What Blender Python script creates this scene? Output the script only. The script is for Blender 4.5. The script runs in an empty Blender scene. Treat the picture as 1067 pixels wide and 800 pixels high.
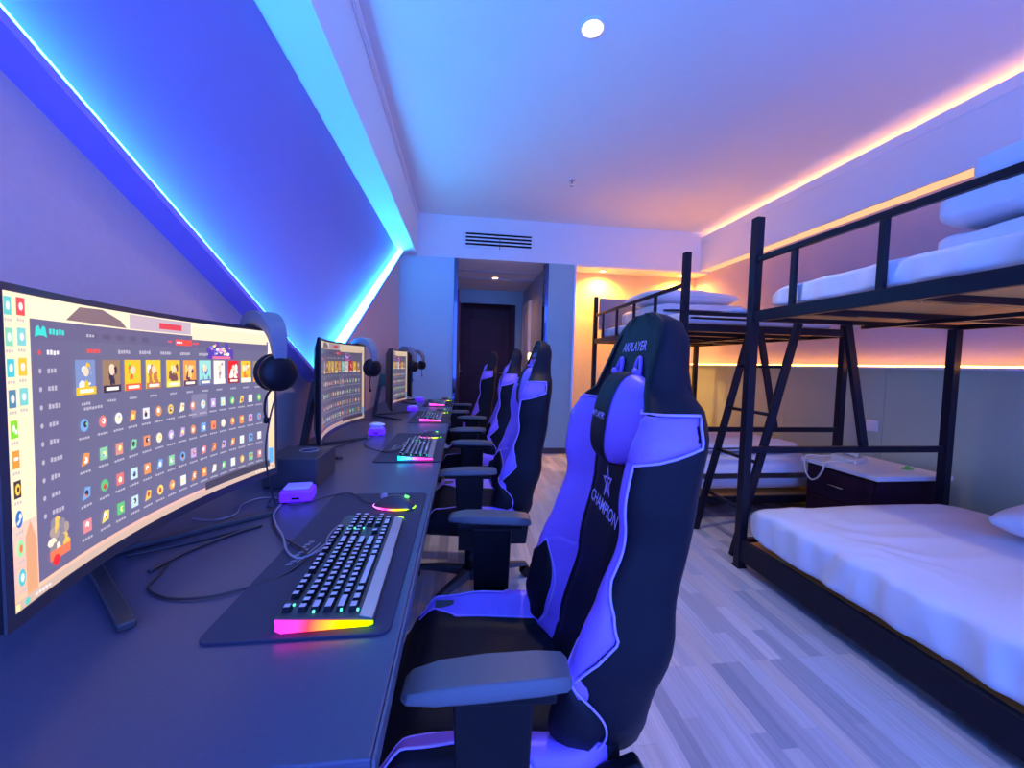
import bpy, bmesh, math, random
from mathutils import Vector, Matrix
PI = math.pi
C = bpy.context.scene.collection
random.seed(7)
def R(d): return math.radians(d)

# ------------------------------------------------------------------ materials
def nodes(name):
    m = bpy.data.materials.new(name); m.use_nodes = True
    nt = m.node_tree; b = nt.nodes['Principled BSDF']
    return m, nt, b
def mat(name, col, rough=.5, metal=0., var=.06, scale=30., bump=0., spec=.5, emit=None, es=0., coat=0., sheen=0., alpha=1., trans=0.):
    m, nt, b = nodes(name)
    b.inputs['Roughness'].default_value = rough; b.inputs['Metallic'].default_value = metal
    b.inputs['Specular IOR Level'].default_value = spec
    b.inputs['Coat Weight'].default_value = coat
    b.inputs['Transmission Weight'].default_value = trans
    tc = nt.nodes.new('ShaderNodeTexCoord')
    n = nt.nodes.new('ShaderNodeTexNoise'); n.inputs['Scale'].default_value = scale; n.inputs['Detail'].default_value = 4
    nt.links.new(tc.outputs['Object'], n.inputs['Vector'])
    r = nt.nodes.new('ShaderNodeMixRGB'); r.inputs[1].default_value = [c*(1-var) for c in col]+[1]
    r.inputs[2].default_value = [min(1, c*(1+var)) for c in col]+[1]
    nt.links.new(n.outputs['Fac'], r.inputs[0]); nt.links.new(r.outputs[0], b.inputs['Base Color'])
    if bump:
        bp = nt.nodes.new('ShaderNodeBump'); bp.inputs['Strength'].default_value = bump; bp.inputs['Distance'].default_value = .004
        nt.links.new(n.outputs['Fac'], bp.inputs['Height']); nt.links.new(bp.outputs['Normal'], b.inputs['Normal'])
    if emit:
        b.inputs['Emission Color'].default_value = list(emit)+[1]; b.inputs['Emission Strength'].default_value = es
    return m
def glow(name, col, s):
    m = bpy.data.materials.new(name); m.use_nodes = True; nt = m.node_tree
    nt.nodes.clear(); o = nt.nodes.new('ShaderNodeOutputMaterial'); e = nt.nodes.new('ShaderNodeEmission')
    e.inputs['Color'].default_value = list(col)+[1]; e.inputs['Strength'].default_value = s
    nt.links.new(e.outputs[0], o.inputs[0]); return m
def rainbow(name, stops, axis, lo, hi, s):
    """RGB light bar: hue runs along an object axis"""
    m = bpy.data.materials.new(name); m.use_nodes = True; nt = m.node_tree
    nt.nodes.clear(); o = nt.nodes.new('ShaderNodeOutputMaterial'); e = nt.nodes.new('ShaderNodeEmission')
    tc = nt.nodes.new('ShaderNodeTexCoord'); sp = nt.nodes.new('ShaderNodeSeparateXYZ'); mr = nt.nodes.new('ShaderNodeMapRange')
    mr.inputs['From Min'].default_value = lo; mr.inputs['From Max'].default_value = hi
    cr = nt.nodes.new('ShaderNodeValToRGB')
    while len(cr.color_ramp.elements) < len(stops): cr.color_ramp.elements.new(.5)
    for i, (p, c) in enumerate(stops):
        cr.color_ramp.elements[i].position = p; cr.color_ramp.elements[i].color = list(c)+[1]
    nt.links.new(tc.outputs['Object'], sp.inputs[0]); nt.links.new(sp.outputs[axis], mr.inputs['Value'])
    nt.links.new(mr.outputs[0], cr.inputs[0]); nt.links.new(cr.outputs[0], e.inputs['Color'])
    e.inputs['Strength'].default_value = s; nt.links.new(e.outputs[0], o.inputs[0]); return m

LED = (.035, .46, 1.0); WARM = (1.0, .40, .07)
M = {}
M['ceiling'] = mat('ceiling_paint', (.80, .80, .82), .9, var=.02, scale=3)
M['wallpaper'] = mat('wallpaper', (.70, .51, .48), .85, var=.06, scale=60, bump=.15)
M['panelblue'] = mat('painted_feature_wall', (.24, .21, .60), .85, var=.06, scale=2.5)
M['wallpale'] = mat('pale_wall', (.50, .66, .76), .6, var=.03, scale=4)
M['walltan'] = mat('tan_wallpaper', (.84, .62, .28), .8, var=.06, scale=50, bump=.1)
M['wainscot'] = mat('wainscot_panel', (.46, .56, .40), .4, var=.06, scale=3)
M['corrwall'] = mat('corridor_wall', (.40, .42, .50), .7, var=.04, scale=6)
M['pillar'] = mat('pillar_panel', (.30, .47, .50), .35, var=.10, scale=5)
M['white'] = mat('white_trim', (.80, .80, .85), .5, var=.02)
M['mirror'] = mat('dark_glass', (.10, .12, .25), .06, metal=.9, var=.02)
M['steelstrip'] = mat('brushed_metal', (.60, .65, .72), .3, metal=.8, var=.1, scale=90)
M['darkwood'] = mat('dark_door_wood', (.030, .010, .022), .4, var=.5, scale=8, spec=.15)
M['redwood'] = mat('red_door_wood', (.12, .025, .045), .3, var=.4, scale=8)
M['brass'] = mat('door_brass', (.8, .7, .5), .25, metal=1)
M['desk'] = mat('desk_laminate', (.060, .066, .125), .34, var=.12, scale=120, bump=.06, spec=.6)
M['deskedge'] = mat('desk_edge_band', (.10, .11, .16), .35)
M['pad'] = mat('mouse_mat_cloth', (.030, .033, .070), .8, var=.2, scale=300, bump=.2)
M['plastic'] = mat('black_plastic', (.007, .007, .011), .35, var=.1, spec=.18)
M['plastic2'] = mat('satin_black_plastic', (.045, .045, .055), .38, var=.1, scale=80)
M['armpad'] = mat('arm_pad_polyurethane', (.095, .10, .12), .42, var=.08, scale=200, bump=.05)
M['key'] = mat('keycap', (.50, .51, .60), .35, var=.1, scale=400)
M['silver'] = mat('silver_plate', (.55, .56, .60), .32, metal=.7)
M['leather'] = mat('black_leatherette', (.008, .008, .016), .5, var=.2, scale=220, bump=.15, spec=.16)
M['weave'] = mat('black_perforated_leatherette', (.012, .010, .018), .5, var=.5, scale=420, bump=.2, spec=.16)
M['purple'] = mat('violet_leatherette', (.30, .15, .86), .42, var=.06, scale=200, bump=.1)
M['piping'] = mat('violet_piping', (.50, .33, .95), .4)
M['embro'] = mat('violet_embroidery', (.62, .45, .95), .6)
M['steel'] = mat('black_powder_coat', (.012, .010, .018), .35, var=.2, scale=150, bump=.05, spec=.2)
M['chrome'] = mat('chrome', (.7, .7, .75), .15, metal=1)
M['sheet'] = mat('white_cotton', (.80, .80, .86), .8, var=.03, scale=8)
M['quilt'] = mat('white_quilt', (.74, .76, .84), .8, var=.04, scale=8)
M['pillow'] = mat('pillow_cotton', (.82, .83, .88), .8, var=.03, scale=10)
M['ply'] = mat('bed_board_plywood', (1.0, .42, .10), .7, var=.15, scale=12)
M['headpanel'] = mat('grey_headboard', (.30, .27, .34), .6)
M['cable'] = mat('black_cable', (.02, .02, .03), .4)
M['cableg'] = mat('grey_cable', (.25, .25, .33), .4)
M['stone'] = mat('white_stone_top', (.75, .72, .75), .3, var=.05, scale=14)
M['cream'] = mat('cream_plastic', (.75, .70, .58), .4)
M['green'] = mat('green_plastic', (.10, .65, .10), .4)
M['whitepl'] = mat('white_plastic', (.8, .8, .82), .4)
M['ledblue'] = glow('led_strip_cyan', LED, 25)
M['ledwarm'] = glow('led_strip_warm', (1, .43, .20), 9)
M['ledwarm2'] = glow('led_ledge_warm', (1, .42, .07), 12)
M['underside'] = glow('lit_cove_underside', (1, .47, .24), .8)
M['lamp'] = glow('downlight_lens', (1, .80, .55), 14)
M['violetled'] = mat('violet_lit_acrylic', (.10, .04, .9), .1, emit=(.08, .008, 1.0), es=.75)
M['pinkled'] = glow('pink_led', (1, .1, .6), 1.5)
M['greenled'] = glow('green_led', (.1, 1, .15), 2)
M['tealled'] = glow('teal_led', (.1, .9, .6), 1.2)
M['kbled'] = rainbow('keyboard_light_bar', [(0, (1, .02, .75)), (.35, (1, .03, .05)), (.65, (1, .35, .0)), (1, (.25, 1, .0))], 'X', -.07, .07, 2.0)
M['kbled2'] = rainbow('keyboard_light_bar_cool', [(0, (.0, .75, 1)), (.4, (.1, .2, 1)), (.6, (.9, .05, .8)), (1, (1, .05, .6))], 'X', -.07, .07, 2.0)
M['kbled3'] = rainbow('keyboard_light_bar_pink', [(0, (.8, .05, 1)), (.5, (1, .03, .5)), (1, (1, .1, .3))], 'X', -.07, .07, 2.4)
M['mouseled'] = rainbow('mouse_light_ring', [(0, (.9, .2, 1)), (.4, (1, .02, .35)), (.62, (1, .4, .02)), (1, (.2, 1, .02))], 'X', -.055, .055, 2.0)

def floor_material():
    m, nt, b = nodes('wood_strip_floor')
    tc = nt.nodes.new('ShaderNodeTexCoord'); mp = nt.nodes.new('ShaderNodeMapping'); mp.inputs['Rotation'].default_value = (0, 0, PI/2)
    br = nt.nodes.new('ShaderNodeTexBrick')
    br.offset = .37; br.offset_frequency = 3; br.squash = .75; br.squash_frequency = 4
    br.inputs['Scale'].default_value = 1; br.inputs['Brick Width'].default_value = .46; br.inputs['Row Height'].default_value = .062
    br.inputs['Mortar Size'].default_value = .0009; br.inputs['Bias'].default_value = 0
    br.inputs['Color1'].default_value = (0, 0, 0, 1); br.inputs['Color2'].default_value = (1, 1, 1, 1); br.inputs['Mortar'].default_value = (.25, .25, .25, 1)
    nt.links.new(tc.outputs['Object'], mp.inputs[0]); nt.links.new(mp.outputs[0], br.inputs['Vector'])
    cr = nt.nodes.new('ShaderNodeValToRGB'); el = cr.color_ramp.elements
    el[0].color = (.36, .36, .39, 1); el[1].color = (.74, .70, .68, 1)
    for p, c in ((.3, (.48, .46, .47)), (.55, (.60, .60, .62)), (.8, (.64, .56, .50))):
        e = el.new(p); e.color = list(c)+[1]
    nt.links.new(br.outputs['Color'], cr.inputs[0])
    gr = nt.nodes.new('ShaderNodeMapping'); gr.inputs['Scale'].default_value = (60, 1.6, 1)
    nz = nt.nodes.new('ShaderNodeTexNoise'); nz.inputs['Scale'].default_value = 1.5; nz.inputs['Detail'].default_value = 6
    nt.links.new(tc.outputs['Object'], gr.inputs[0]); nt.links.new(gr.outputs[0], nz.inputs['Vector'])
    mx = nt.nodes.new('ShaderNodeMixRGB'); mx.blend_type = 'MULTIPLY'; mx.inputs[0].default_value = .45
    mr = nt.nodes.new('ShaderNodeMapRange'); mr.inputs['From Min'].default_value = .3; mr.inputs['From Max'].default_value = .7; mr.inputs['To Min'].default_value = .6; mr.inputs['To Max'].default_value = 1.15
    nt.links.new(nz.outputs['Fac'], mr.inputs[0]); nt.links.new(cr.outputs[0], mx.inputs[1]); nt.links.new(mr.outputs[0], mx.inputs[2])
    nt.links.new(mx.outputs[0], b.inputs['Base Color']); b.inputs['Roughness'].default_value = .38
    b.inputs['Specular IOR Level'].default_value = .45
    return m
M['floor'] = floor_material()

def screen_material(name, strength):
    m = bpy.data.materials.new(name); m.use_nodes = True; nt = m.node_tree; nt.nodes.clear()
    o = nt.nodes.new('ShaderNodeOutputMaterial'); e = nt.nodes.new('ShaderNodeEmission'); a = nt.nodes.new('ShaderNodeVertexColor'); a.layer_name = 'picture'
    g = nt.nodes.new('ShaderNodeBsdfPrincipled'); g.inputs['Roughness'].default_value = .32; g.inputs['Base Color'].default_value = (.01, .01, .012, 1)
    ad = nt.nodes.new('ShaderNodeAddShader')
    e.inputs['Strength'].default_value = strength
    nt.links.new(a.outputs[0], e.inputs[0]); nt.links.new(e.outputs[0], ad.inputs[0]); nt.links.new(g.outputs[0], ad.inputs[1]); nt.links.new(ad.outputs[0], o.inputs[0])
    return m
M['screen'] = screen_material('screen_picture', .74)
M['screendim'] = screen_material('grazing_screen_picture', .40)  # lower strength puts the dimming at a grazing view into the material

# ------------------------------------------------------------------ mesh helpers
class MB:
    def __init__(s): s.v = []; s.f = []; s.m = []
    def add(s, vs, fs, mi=0):
        n = len(s.v); s.v += [tuple(v) for v in vs]; s.f += [tuple(n+i for i in f) for f in fs]; s.m += [mi]*len(fs); return s
    def box(s, x0, x1, y0, y1, z0, z1, mi=0):
        vs = [(x, y, z) for z in (z0, z1) for y in (y0, y1) for x in (x0, x1)]
        return s.add(vs, [(0, 2, 3, 1), (4, 5, 7, 6), (0, 1, 5, 4), (2, 6, 7, 3), (0, 4, 6, 2), (1, 3, 7, 5)], mi)
    def beam(s, a, b, w, h, mi=0, up=(0, 0, 1)):
        a = Vector(a); b = Vector(b); d = (b-a).normalized(); u = Vector(up)
        if abs(d.dot(u)) > .98: u = Vector((1, 0, 0))
        x = d.cross(u).normalized(); y = x.cross(d).normalized()
        vs = [p + x*i*w/2 + y*j*h/2 for p in (a, b) for (i, j) in ((-1, -1), (1, -1), (1, 1), (-1, 1))]
        return s.add(vs, [(3, 2, 1, 0), (4, 5, 6, 7), (0, 1, 5, 4), (1, 2, 6, 5), (2, 3, 7, 6), (3, 0, 4, 7)], mi)
    def tube(s, pts, r, n=8, mi=0, caps=True, closed=False):
        pts = [Vector(p) for p in pts]; k = len(pts); rs = r if isinstance(r, (list, tuple)) else [r]*k
        ref = None; base = len(s.v); rings = []
        for i, p in enumerate(pts):
            if closed: d = (pts[(i+1) % k]-pts[i-1]).normalized()
            else: d = (pts[min(i+1, k-1)]-pts[max(i-1, 0)]).normalized()
            if ref is None:
                ref = Vector((0, 0, 1)) if abs(d.z) < .9 else Vector((1, 0, 0))
            x = d.cross(ref)
            if x.length < 1e-5: x = d.cross(Vector((0, 1, 0)))
            x.normalize(); y = x.cross(d).normalized(); ref = y
            rings.append([p + (x*math.cos(2*PI*j/n)+y*math.sin(2*PI*j/n))*rs[i] for j in range(n)])
        vs = [q for ring in rings for q in ring]; fs = []
        for i in range(k if closed else k-1):
            for j in range(n):
                a = i*n+j; b = i*n+(j+1) % n; i2 = (i+1) % k
                fs.append((a, b, i2*n+(j+1) % n, i2*n+j))
        if caps and not closed: fs += [tuple(range(n-1, -1, -1)), tuple((k-1)*n+j for j in range(n))]
        return s.add(vs, fs, mi)
    def lathe(s, prof, c=(0, 0, 0), n=24, axis='z', mi=0):
        vs = []; c = Vector(c)
        for r, h in prof:
            for j in range(n):
                a = 2*PI*j/n; p = (r*math.cos(a), r*math.sin(a), h)
                if axis == 'x': p = (p[2], p[0], p[1])
                if axis == 'y': p = (p[1], p[2], p[0])
                vs.append(c+Vector(p))
        fs = [(i*n+j, i*n+(j+1) % n, (i+1)*n+(j+1) % n, (i+1)*n+j) for i in range(len(prof)-1) for j in range(n)]
        fs += [tuple(range(n-1, -1, -1)), tuple((len(prof)-1)*n+j for j in range(n))]
        return s.add(vs, fs, mi)
    def grid(s, fn, nu, nv, mi=0, cu=False, cv=False):
        """fn(u, v) -> point"""
        U = nu if cu else nu+1; V = nv if cv else nv+1
        vs = [fn(i/nu, j/nv) for i in range(U) for j in range(V)]
        fs = [(i*V+j, ((i+1) % U)*V+j, ((i+1) % U)*V+(j+1) % V, i*V+(j+1) % V) for i in range(nu) for j in range(nv)]
        return s.add(vs, fs, mi)
    def prism(s, pts, z0, z1, mi=0):
        n = len(pts); vs = [(x, y, z0) for x, y in pts]+[(x, y, z1) for x, y in pts]
        fs = [tuple(range(n-1, -1, -1)), tuple(range(n, 2*n))]+[(i, (i+1) % n, n+(i+1) % n, n+i) for i in range(n)]
        return s.add(vs, fs, mi)
    def obj(s, name, mats, parent=None, bevel=0., smooth=False, subsurf=0, loc=None, rz=None, solid=0., seg=2):
        me = bpy.data.meshes.new(name); me.from_pydata(s.v, [], s.f); me.update()
        bm = bmesh.new(); bm.from_mesh(me); bmesh.ops.remove_doubles(bm, verts=bm.verts, dist=1e-6); bmesh.ops.recalc_face_normals(bm, faces=bm.faces)
        if len(set(s.m)) <= 1 or len(bm.faces) == len(s.m): pass
        bm.to_mesh(me); bm.free()
        if not isinstance(mats, (list, tuple)): mats = [mats]
        for m in mats: me.materials.append(m)
        if len(mats) > 1 and len(me.polygons) == len(s.m):
            me.polygons.foreach_set('material_index', s.m)
        if smooth: me.polygons.foreach_set('use_smooth', [True]*len(me.polygons))
        o = bpy.data.objects.new(name, me); C.objects.link(o)
        if parent: o.parent = parent
        if loc is not None: o.location = loc
        if rz is not None: o.rotation_euler = (0, 0, rz)
        if solid:
            md = o.modifiers.new('solid', 'SOLIDIFY'); md.thickness = solid; md.offset = 0
        if bevel:
            md = o.modifiers.new('bevel', 'BEVEL'); md.width = bevel; md.segments = seg; md.limit_method = 'ANGLE'; md.angle_limit = R(40)
            me.polygons.foreach_set('use_smooth', [True]*len(me.polygons)); md.harden_normals = True
        if subsurf:
            md = o.modifiers.new('sub', 'SUBSURF'); md.levels = subsurf; md.render_levels = subsurf
        return o
def tag(o, label, cat, group=None):
    o['label'] = label; o['category'] = cat
    if group: o['group'] = group
    return o
def struct(o): o['kind'] = 'structure'; return o
def thing(name, label, cat, loc=(0, 0, 0), rz=0, group=None):
    o = bpy.data.objects.new(name, None); C.objects.link(o); o.empty_display_size = .1
    o.location = loc; o.rotation_euler = (0, 0, rz); return tag(o, label, cat, group)
def kids(o): return [c for c in C.objects if c.parent == o]
def dup(root, loc, rz, label, group=None):
    tree = {}
    for o in C.objects:
        if o.parent: tree.setdefault(o.parent.name, []).append(o)
    def cp(o, par):
        c = o.copy(); C.objects.link(c)
        if par: c.parent = par
        for ch in tree.get(o.name, []): cp(ch, c)
        return c
    r = cp(root, None); r.location = loc; r.rotation_euler = (0, 0, rz); r['label'] = label
    if group: r['group'] = group
    return r
def smooth_pts(P, k=6, closed=False):
    P = [Vector(p) for p in P]; out = []; n = len(P)
    for i in range(n if closed else n-1):
        if closed: a, b, c, d = P[i-1], P[i], P[(i+1) % n], P[(i+2) % n]
        else: a, b, c, d = P[max(i-1, 0)], P[i], P[i+1], P[min(i+2, n-1)]
        for j in range(k):
            t = j/k
            out.append(.5*((2*b)+(c-a)*t+(2*a-5*b+4*c-d)*t*t+(-a+3*b-3*c+d)*t**3))
    if not closed: out.append(P[-1])
    return out
def lerp_tab(tab, z):
    if z <= tab[0][0]: return tab[0][1]
    for (a, va), (b, vb) in zip(tab, tab[1:]):
        if z <= b:
            t = (z-a)/(b-a); t = t*t*(3-2*t); return va+(vb-va)*t
    return tab[-1][1]
def text_verts(txt, size, extrude=.0):
    cu = bpy.data.curves.new('lettering', 'FONT'); cu.body = txt; cu.size = size; cu.align_x = 'CENTER'; cu.align_y = 'CENTER'; cu.resolution_u = 2; cu.offset = size*.012
    o = bpy.data.objects.new('lettering', cu); C.objects.link(o)
    dg = bpy.context.evaluated_depsgraph_get(); dg.update()
    me = bpy.data.meshes.new_from_object(o.evaluated_get(dg))
    vs = [tuple(v.co) for v in me.vertices]; fs = [tuple(p.vertices) for p in me.polygons]
    bpy.data.objects.remove(o); bpy.data.curves.remove(cu); bpy.data.meshes.remove(me)
    return vs, fs

# ------------------------------------------------------------------ room shell
XL, XR, YF, YB = -.77, 3.28, 5.0, -2.2
ZS, ZC = 2.44, 2.95
LIPX = 3.13
struct(MB().box(XL-.4, XR+.6, YB, 8.2, -.1, 0).obj('floor', M['floor']))
struct(MB().box(XL-.4, XR+.6, YB, YF+.02, ZC, ZC+.1).obj('ceiling', M['ceiling']))
# left wall with its violet feature field between the V shaped fins
struct(MB().box(XL-.12, XL, YB, YF, 0, ZC).obj('wall_left', M['wallpaper']))
Va, Vb, Vc = (-.96, 2.435), (2.115, 1.055), (4.80, 2.435)
def vpanel():
    b = MB(); x0, x1 = XL, XL+.006
    tri = [Va, Vb, Vc]
    vs = [(x0, y, z) for y, z in tri]+[(x1, y, z) for y, z in tri]
    b.add(vs, [(0, 1, 2), (5, 4, 3), (0, 3, 4, 1), (1, 4, 5, 2), (2, 5, 3, 0)]); return b
struct(vpanel().obj('trim_1', M['panelblue']))
def fin(A, B, t=.018, x0=XL, x1=XL+.072):
    """thin board standing out of the wall, its inner face on the line A-B"""
    d = Vector((B[0]-A[0], B[1]-A[1])).normalized(); n = Vector((d.y, -d.x))
    if n.y > 0: n = -n
    P = [Vector(A), Vector(B), Vector(B)+n*t, Vector(A)+n*t]
    vs = [(x, p.x, p.y) for x in (x0, x1) for p in P]
    return MB().add(vs, [(0, 1, 2, 3), (7, 6, 5, 4), (0, 4, 5, 1), (1, 5, 6, 2), (2, 6, 7, 3), (3, 7, 4, 0)])
M['fin'] = mat('violet_painted_fin', (.34, .27, .90), .6, var=.03)
struct(fin((Va[0]-.03, Va[1]), Vb).obj('trim_2', M['fin']))
struct(fin(Vb, Vc).obj('trim_3', M['fin']))
def ledrun(A, B, x0, x1):
    d = Vector((B[0]-A[0], B[1]-A[1])).normalized(); n = Vector((-d.y, d.x))
    if n.y < 0: n = -n
    P = [Vector(A)+n*.0015+d*.03, Vector(B)+n*.0015-d*.01]; Q = [p+n*.004 for p in P]
    vs = [(x, p.x, p.y) for x in (x0, x1) for p in (P[0], P[1], Q[1], Q[0])]
    return MB().add(vs, [(0, 1, 2, 3), (7, 6, 5, 4), (0, 4, 5, 1), (1, 5, 6, 2), (2, 6, 7, 3), (3, 7, 4, 0)])
tag(ledrun(Va, Vb, XL+.008, XL+.066).obj('led_strip', M['ledblue']), 'cyan blue LED strip along the near falling side of the V on the left wall', 'light', 'blue strips of the V')
tag(ledrun(Vb, Vc, XL+.008, XL+.066).obj('led_strip', M['ledblue']), 'bright white blue LED strip on the far rising side of the V', 'light', 'blue strips of the V')
# soffit over the desk
struct(MB().box(XL, -.562, YB, YF, ZS, ZC).obj('trim_4', M['ceiling']))
struct(MB().box(-.562, -.545, YB, YF, ZC-.055, ZC).box(-.562, -.552, YB, YF, ZC-.075, ZC-.055).obj('trim_5', M['white'], bevel=.004))
# right wall: pale wainscot, glowing ledge, wallpaper, hanging light cove
struct(MB().box(XR, XR+.12, YB, 5.6, 0, ZC).obj('wall_right', mat('mauve_wallpaper', (.46, .37, .46), .85, var=.06, scale=60, bump=.15)))
w = MB(); seams = [-2.2, -1.2, -.2, .8, 1.75, 2.66, 3.6, 4.5, 5.3]
for a, b_ in zip(seams, seams[1:]): w.box(XR-.035, XR, a+.0015, b_-.0015, .06, 1.19)
struct(w.obj('trim_6', M['wainscot'], bevel=.0015))
struct(MB().box(XR-.075, XR, YB, 5.3, 1.19, 1.205).obj('trim_7', M['white']))
tag(MB().box(XR-.070, XR-.058, YB+.1, 5.25, 1.2055, 1.216).obj('led_strip', M['ledwarm2']), 'warm yellow LED strip on the ledge of the right wall panelling', 'light')
struct(MB().box(LIPX, LIPX+.02, YB, YF, ZS+.01, ZC-.062).box(LIPX-.004, LIPX, YB, YF, ZC-.145, ZC-.141).obj('trim_8', M['ceiling']))
struct(MB().box(LIPX+.02, XR, YB, YF, ZC-.130, ZC-.1065).obj('trim_9', M['ceiling']))
tag(MB().box(LIPX+.110, LIPX+.130, YB+.1, YF-.02, ZC-.106, ZC-.096).obj('led_strip', M['ledwarm']), 'orange LED strip hidden on top of the right ceiling cove', 'light')
tag(MB().box(LIPX+.022, XR-.004, YB+.1, YF-.01, ZS+.008, ZS+.02).obj('cove_underside', M['underside']), 'long glowing orange diffuser of the right ceiling cove, glow added', 'light')  # soffit underside given an added glow to stand for the light on it
# far side: wall pieces around the corridor mouth
struct(MB().box(XL-.12, -.115, YF, YF+.12, 0, ZS).obj('wall_far', M['wallpale']))
struct(MB().box(XL-.12, XR+.12, YF, YF+.5, ZS, ZC+.05).box(-.2, 1.2, YF+.5, 7.2, ZS, ZS+.05).obj('wall_above_corridor', M['ceiling']))
struct(MB().box(-.115, -.068, YF-.015, YF+.14, 0, ZS-.005).obj('trim_10', M['mirror'], bevel=.003))
struct(MB().box(1.03, 1.075, YF-.01, YF+.14, 0, ZS-.005).obj('trim_11', M['mirror'], bevel=.003))
struct(MB().box(1.075, 1.405, YF, YF+.35, 0, ZS).obj('wall_pillar', M['pillar']))
struct(MB().box(1.405, 1.432, YF-.012, YF+.35, 0, ZS).obj('trim_12', M['steelstrip'], bevel=.002))
struct(MB().box(1.40, XR+.12, YF+.35, YF+.47, 0, ZS).obj('wall_back', M['walltan']))
struct(MB().box(1.432, XR, YF+.02, YF+.35, ZS-.012, ZS).obj('trim_13', M['ceiling']))
b = MB(); b.box(XL, -.115, YF-.012, YF, 0, .07); b.box(1.075, 1.405, YF-.012, YF, 0, .07); b.box(1.432, XR-.035, YF+.338, YF+.35, 0, .07)
struct(b.obj('baseboard_far', M['plastic2'], bevel=.002))
struct(MB().box(XR-.05, XR-.036, YB, 5.3, 0, .07).obj('baseboard_right', M['plastic2'], bevel=.002))
# corridor
struct(MB().box(-.20, -.09, YF+.14, 7.1, 0, ZS).obj('wall_corridor_left', M['corrwall']))
struct(MB().box(1.075, 1.2, YF+.35, 7.1, 0, ZS).obj('wall_corridor_right', M['corrwall']))
struct(MB().box(-.2, 1.2, 7.1, 7.2, 0, ZS).obj('wall_corridor_end', M['pillar']))
struct(MB().box(-.2, 1.2, 6.1, 6.13, ZS-.02, ZS).box(-.05, 1.0, 5.62, 5.66, ZS-.008, ZS).obj('trim_14', M['corrwall']))
def door(name, x0, x1, y, z1, m, frame):
    d = MB(); d.box(x0, x1, y-.045, y, 0, z1)
    o = struct(d.obj(name, m, bevel=.004))
    p = MB(); wx = x1-x0
    for (a, c, e, g) in ((.14, .86, .08, .44), (.14, .86, .52, .92)):
        p.box(x0+wx*a, x0+wx*c, y-.055, y-.045, z1*e, z1*g)
    p.obj('door_panel', m, o, bevel=.006)
    f = MB(); f.box(x0-.09, x0, y-.06, y, 0, z1+.09); f.box(x1, x1+.09, y-.06, y, 0, z1+.09); f.box(x0, x1, y-.06, y, z1, z1+.09)
    f.obj('door_frame', frame, o, bevel=.004)
    h = MB(); h.lathe([(.025, 0), (.025, .012), (.01, .014), (.01, .05)], (x1-.07, y-.095, .98), 16, 'y'); h.tube([(x1-.07, y-.095, .98), (x1-.18, y-.095, .98)], .009, 8)
    h.obj('door_handle', M['brass'], o, smooth=True)
    return o
door('door_1', .0, .84, 7.1, 2.10, M['darkwood'], M['darkwood'])
# red wooden bathroom door on the left of the corridor
d2 = struct(MB().box(-.09, -.05, 5.35, 6.25, 0, 2.12).obj('door_2', M['redwood'], bevel=.004))
p = MB(); p.box(-.05, -.04, 5.47, 6.13, .2, .95); p.box(-.05, -.04, 5.47, 6.13, 1.1, 1.98); p.obj('door_panel', M['redwood'], d2, bevel=.005)
h = MB(); h.box(-.05, -.035, 6.14, 6.18, .92, 1.14); h.tube([(-.02, 6.16, 1.02), (-.02, 6.05, 1.02)], .009); h.tube([(-.04, 6.16, 1.02), (-.02, 6.16, 1.02)], .009)
h.obj('door_handle', M['brass'], d2, smooth=True)
# lit doorway on the right of the corridor
d3 = struct(MB().box(1.045, 1.075, 6.30, 6.86, 0, 2.08).obj('door_3', mat('pale_door', (.55, .6, .8), .4), bevel=.003))
MB().box(1.035, 1.075, 6.22, 6.30, 0, 2.16).box(1.035, 1.075, 6.86, 6.94, 0, 2.16).box(1.035, 1.075, 6.30, 6.86, 2.08, 2.16).obj('door_frame', M['white'], d3, bevel=.003)
wl = thing('wall_lamp', 'small glowing warm lamp on the right wall of the corridor', 'lamp', (1.075, 5.93, 1.27))
MB().box(-.02, 0, -.05, .05, -.06, .06).obj('back_plate', M['whitepl'], wl, bevel=.004)
MB().lathe([(.02, -.05), (.035, -.045), (.035, .045), (.02, .05)], (-.05, 0, 0), 16).obj('lamp_shade', glow('lamp_glass', (1, .42, .12), 5), wl, smooth=True)
# air vent, sprinkler, downlights
av = thing('air_vent', 'white slotted air conditioning vent above the corridor mouth', 'vent', (.43, YF, 2.68))
fr = MB(); W_, H_ = .43, .095
fr.box(-W_, W_, -.012, 0, H_-.02, H_); fr.box(-W_, W_, -.012, 0, -H_, -H_+.02); fr.box(-W_, -W_+.02, -.012, 0, -H_+.02, H_-.02); fr.box(W_-.02, W_, -.012, 0, -H_+.02, H_-.02)
fr.obj('frame', M['white'], av, bevel=.002)
MB().box(-W_+.02, W_-.02, -.002, -.0005, -H_+.02, H_-.02).obj('backing', M['plastic'], av)
for k in range(3):
    z = -.042+k*.042
    MB().beam((-W_+.02, -.010, z), (W_-.02, -.010, z), .010, .016).obj('slat', M['white'], av)
MB().tube([(0.01, -.014, .03), (.012, -.03, -.04), (.006, -.03, -.12)], .004).obj('pull_cord', M['plastic2'], av, smooth=True)
sp = thing('sprinkler', 'small metal sprinkler head hanging from the ceiling', 'sprinkler', (1.03, 3.84, ZC))
MB().lathe([(.03, 0), (.03, -.006), (.010, -.012), (.010, -.03)], n=16).obj('collar', M['chrome'], sp, smooth=True)
MB().tube([(-.012, 0, -.03), (-.012, 0, -.055)], .003).tube([(.012, 0, -.03), (.012, 0, -.055)], .003).lathe([(.018, -.055), (.018, -.058)], n=12).obj('deflector', M['chrome'], sp)
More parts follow.
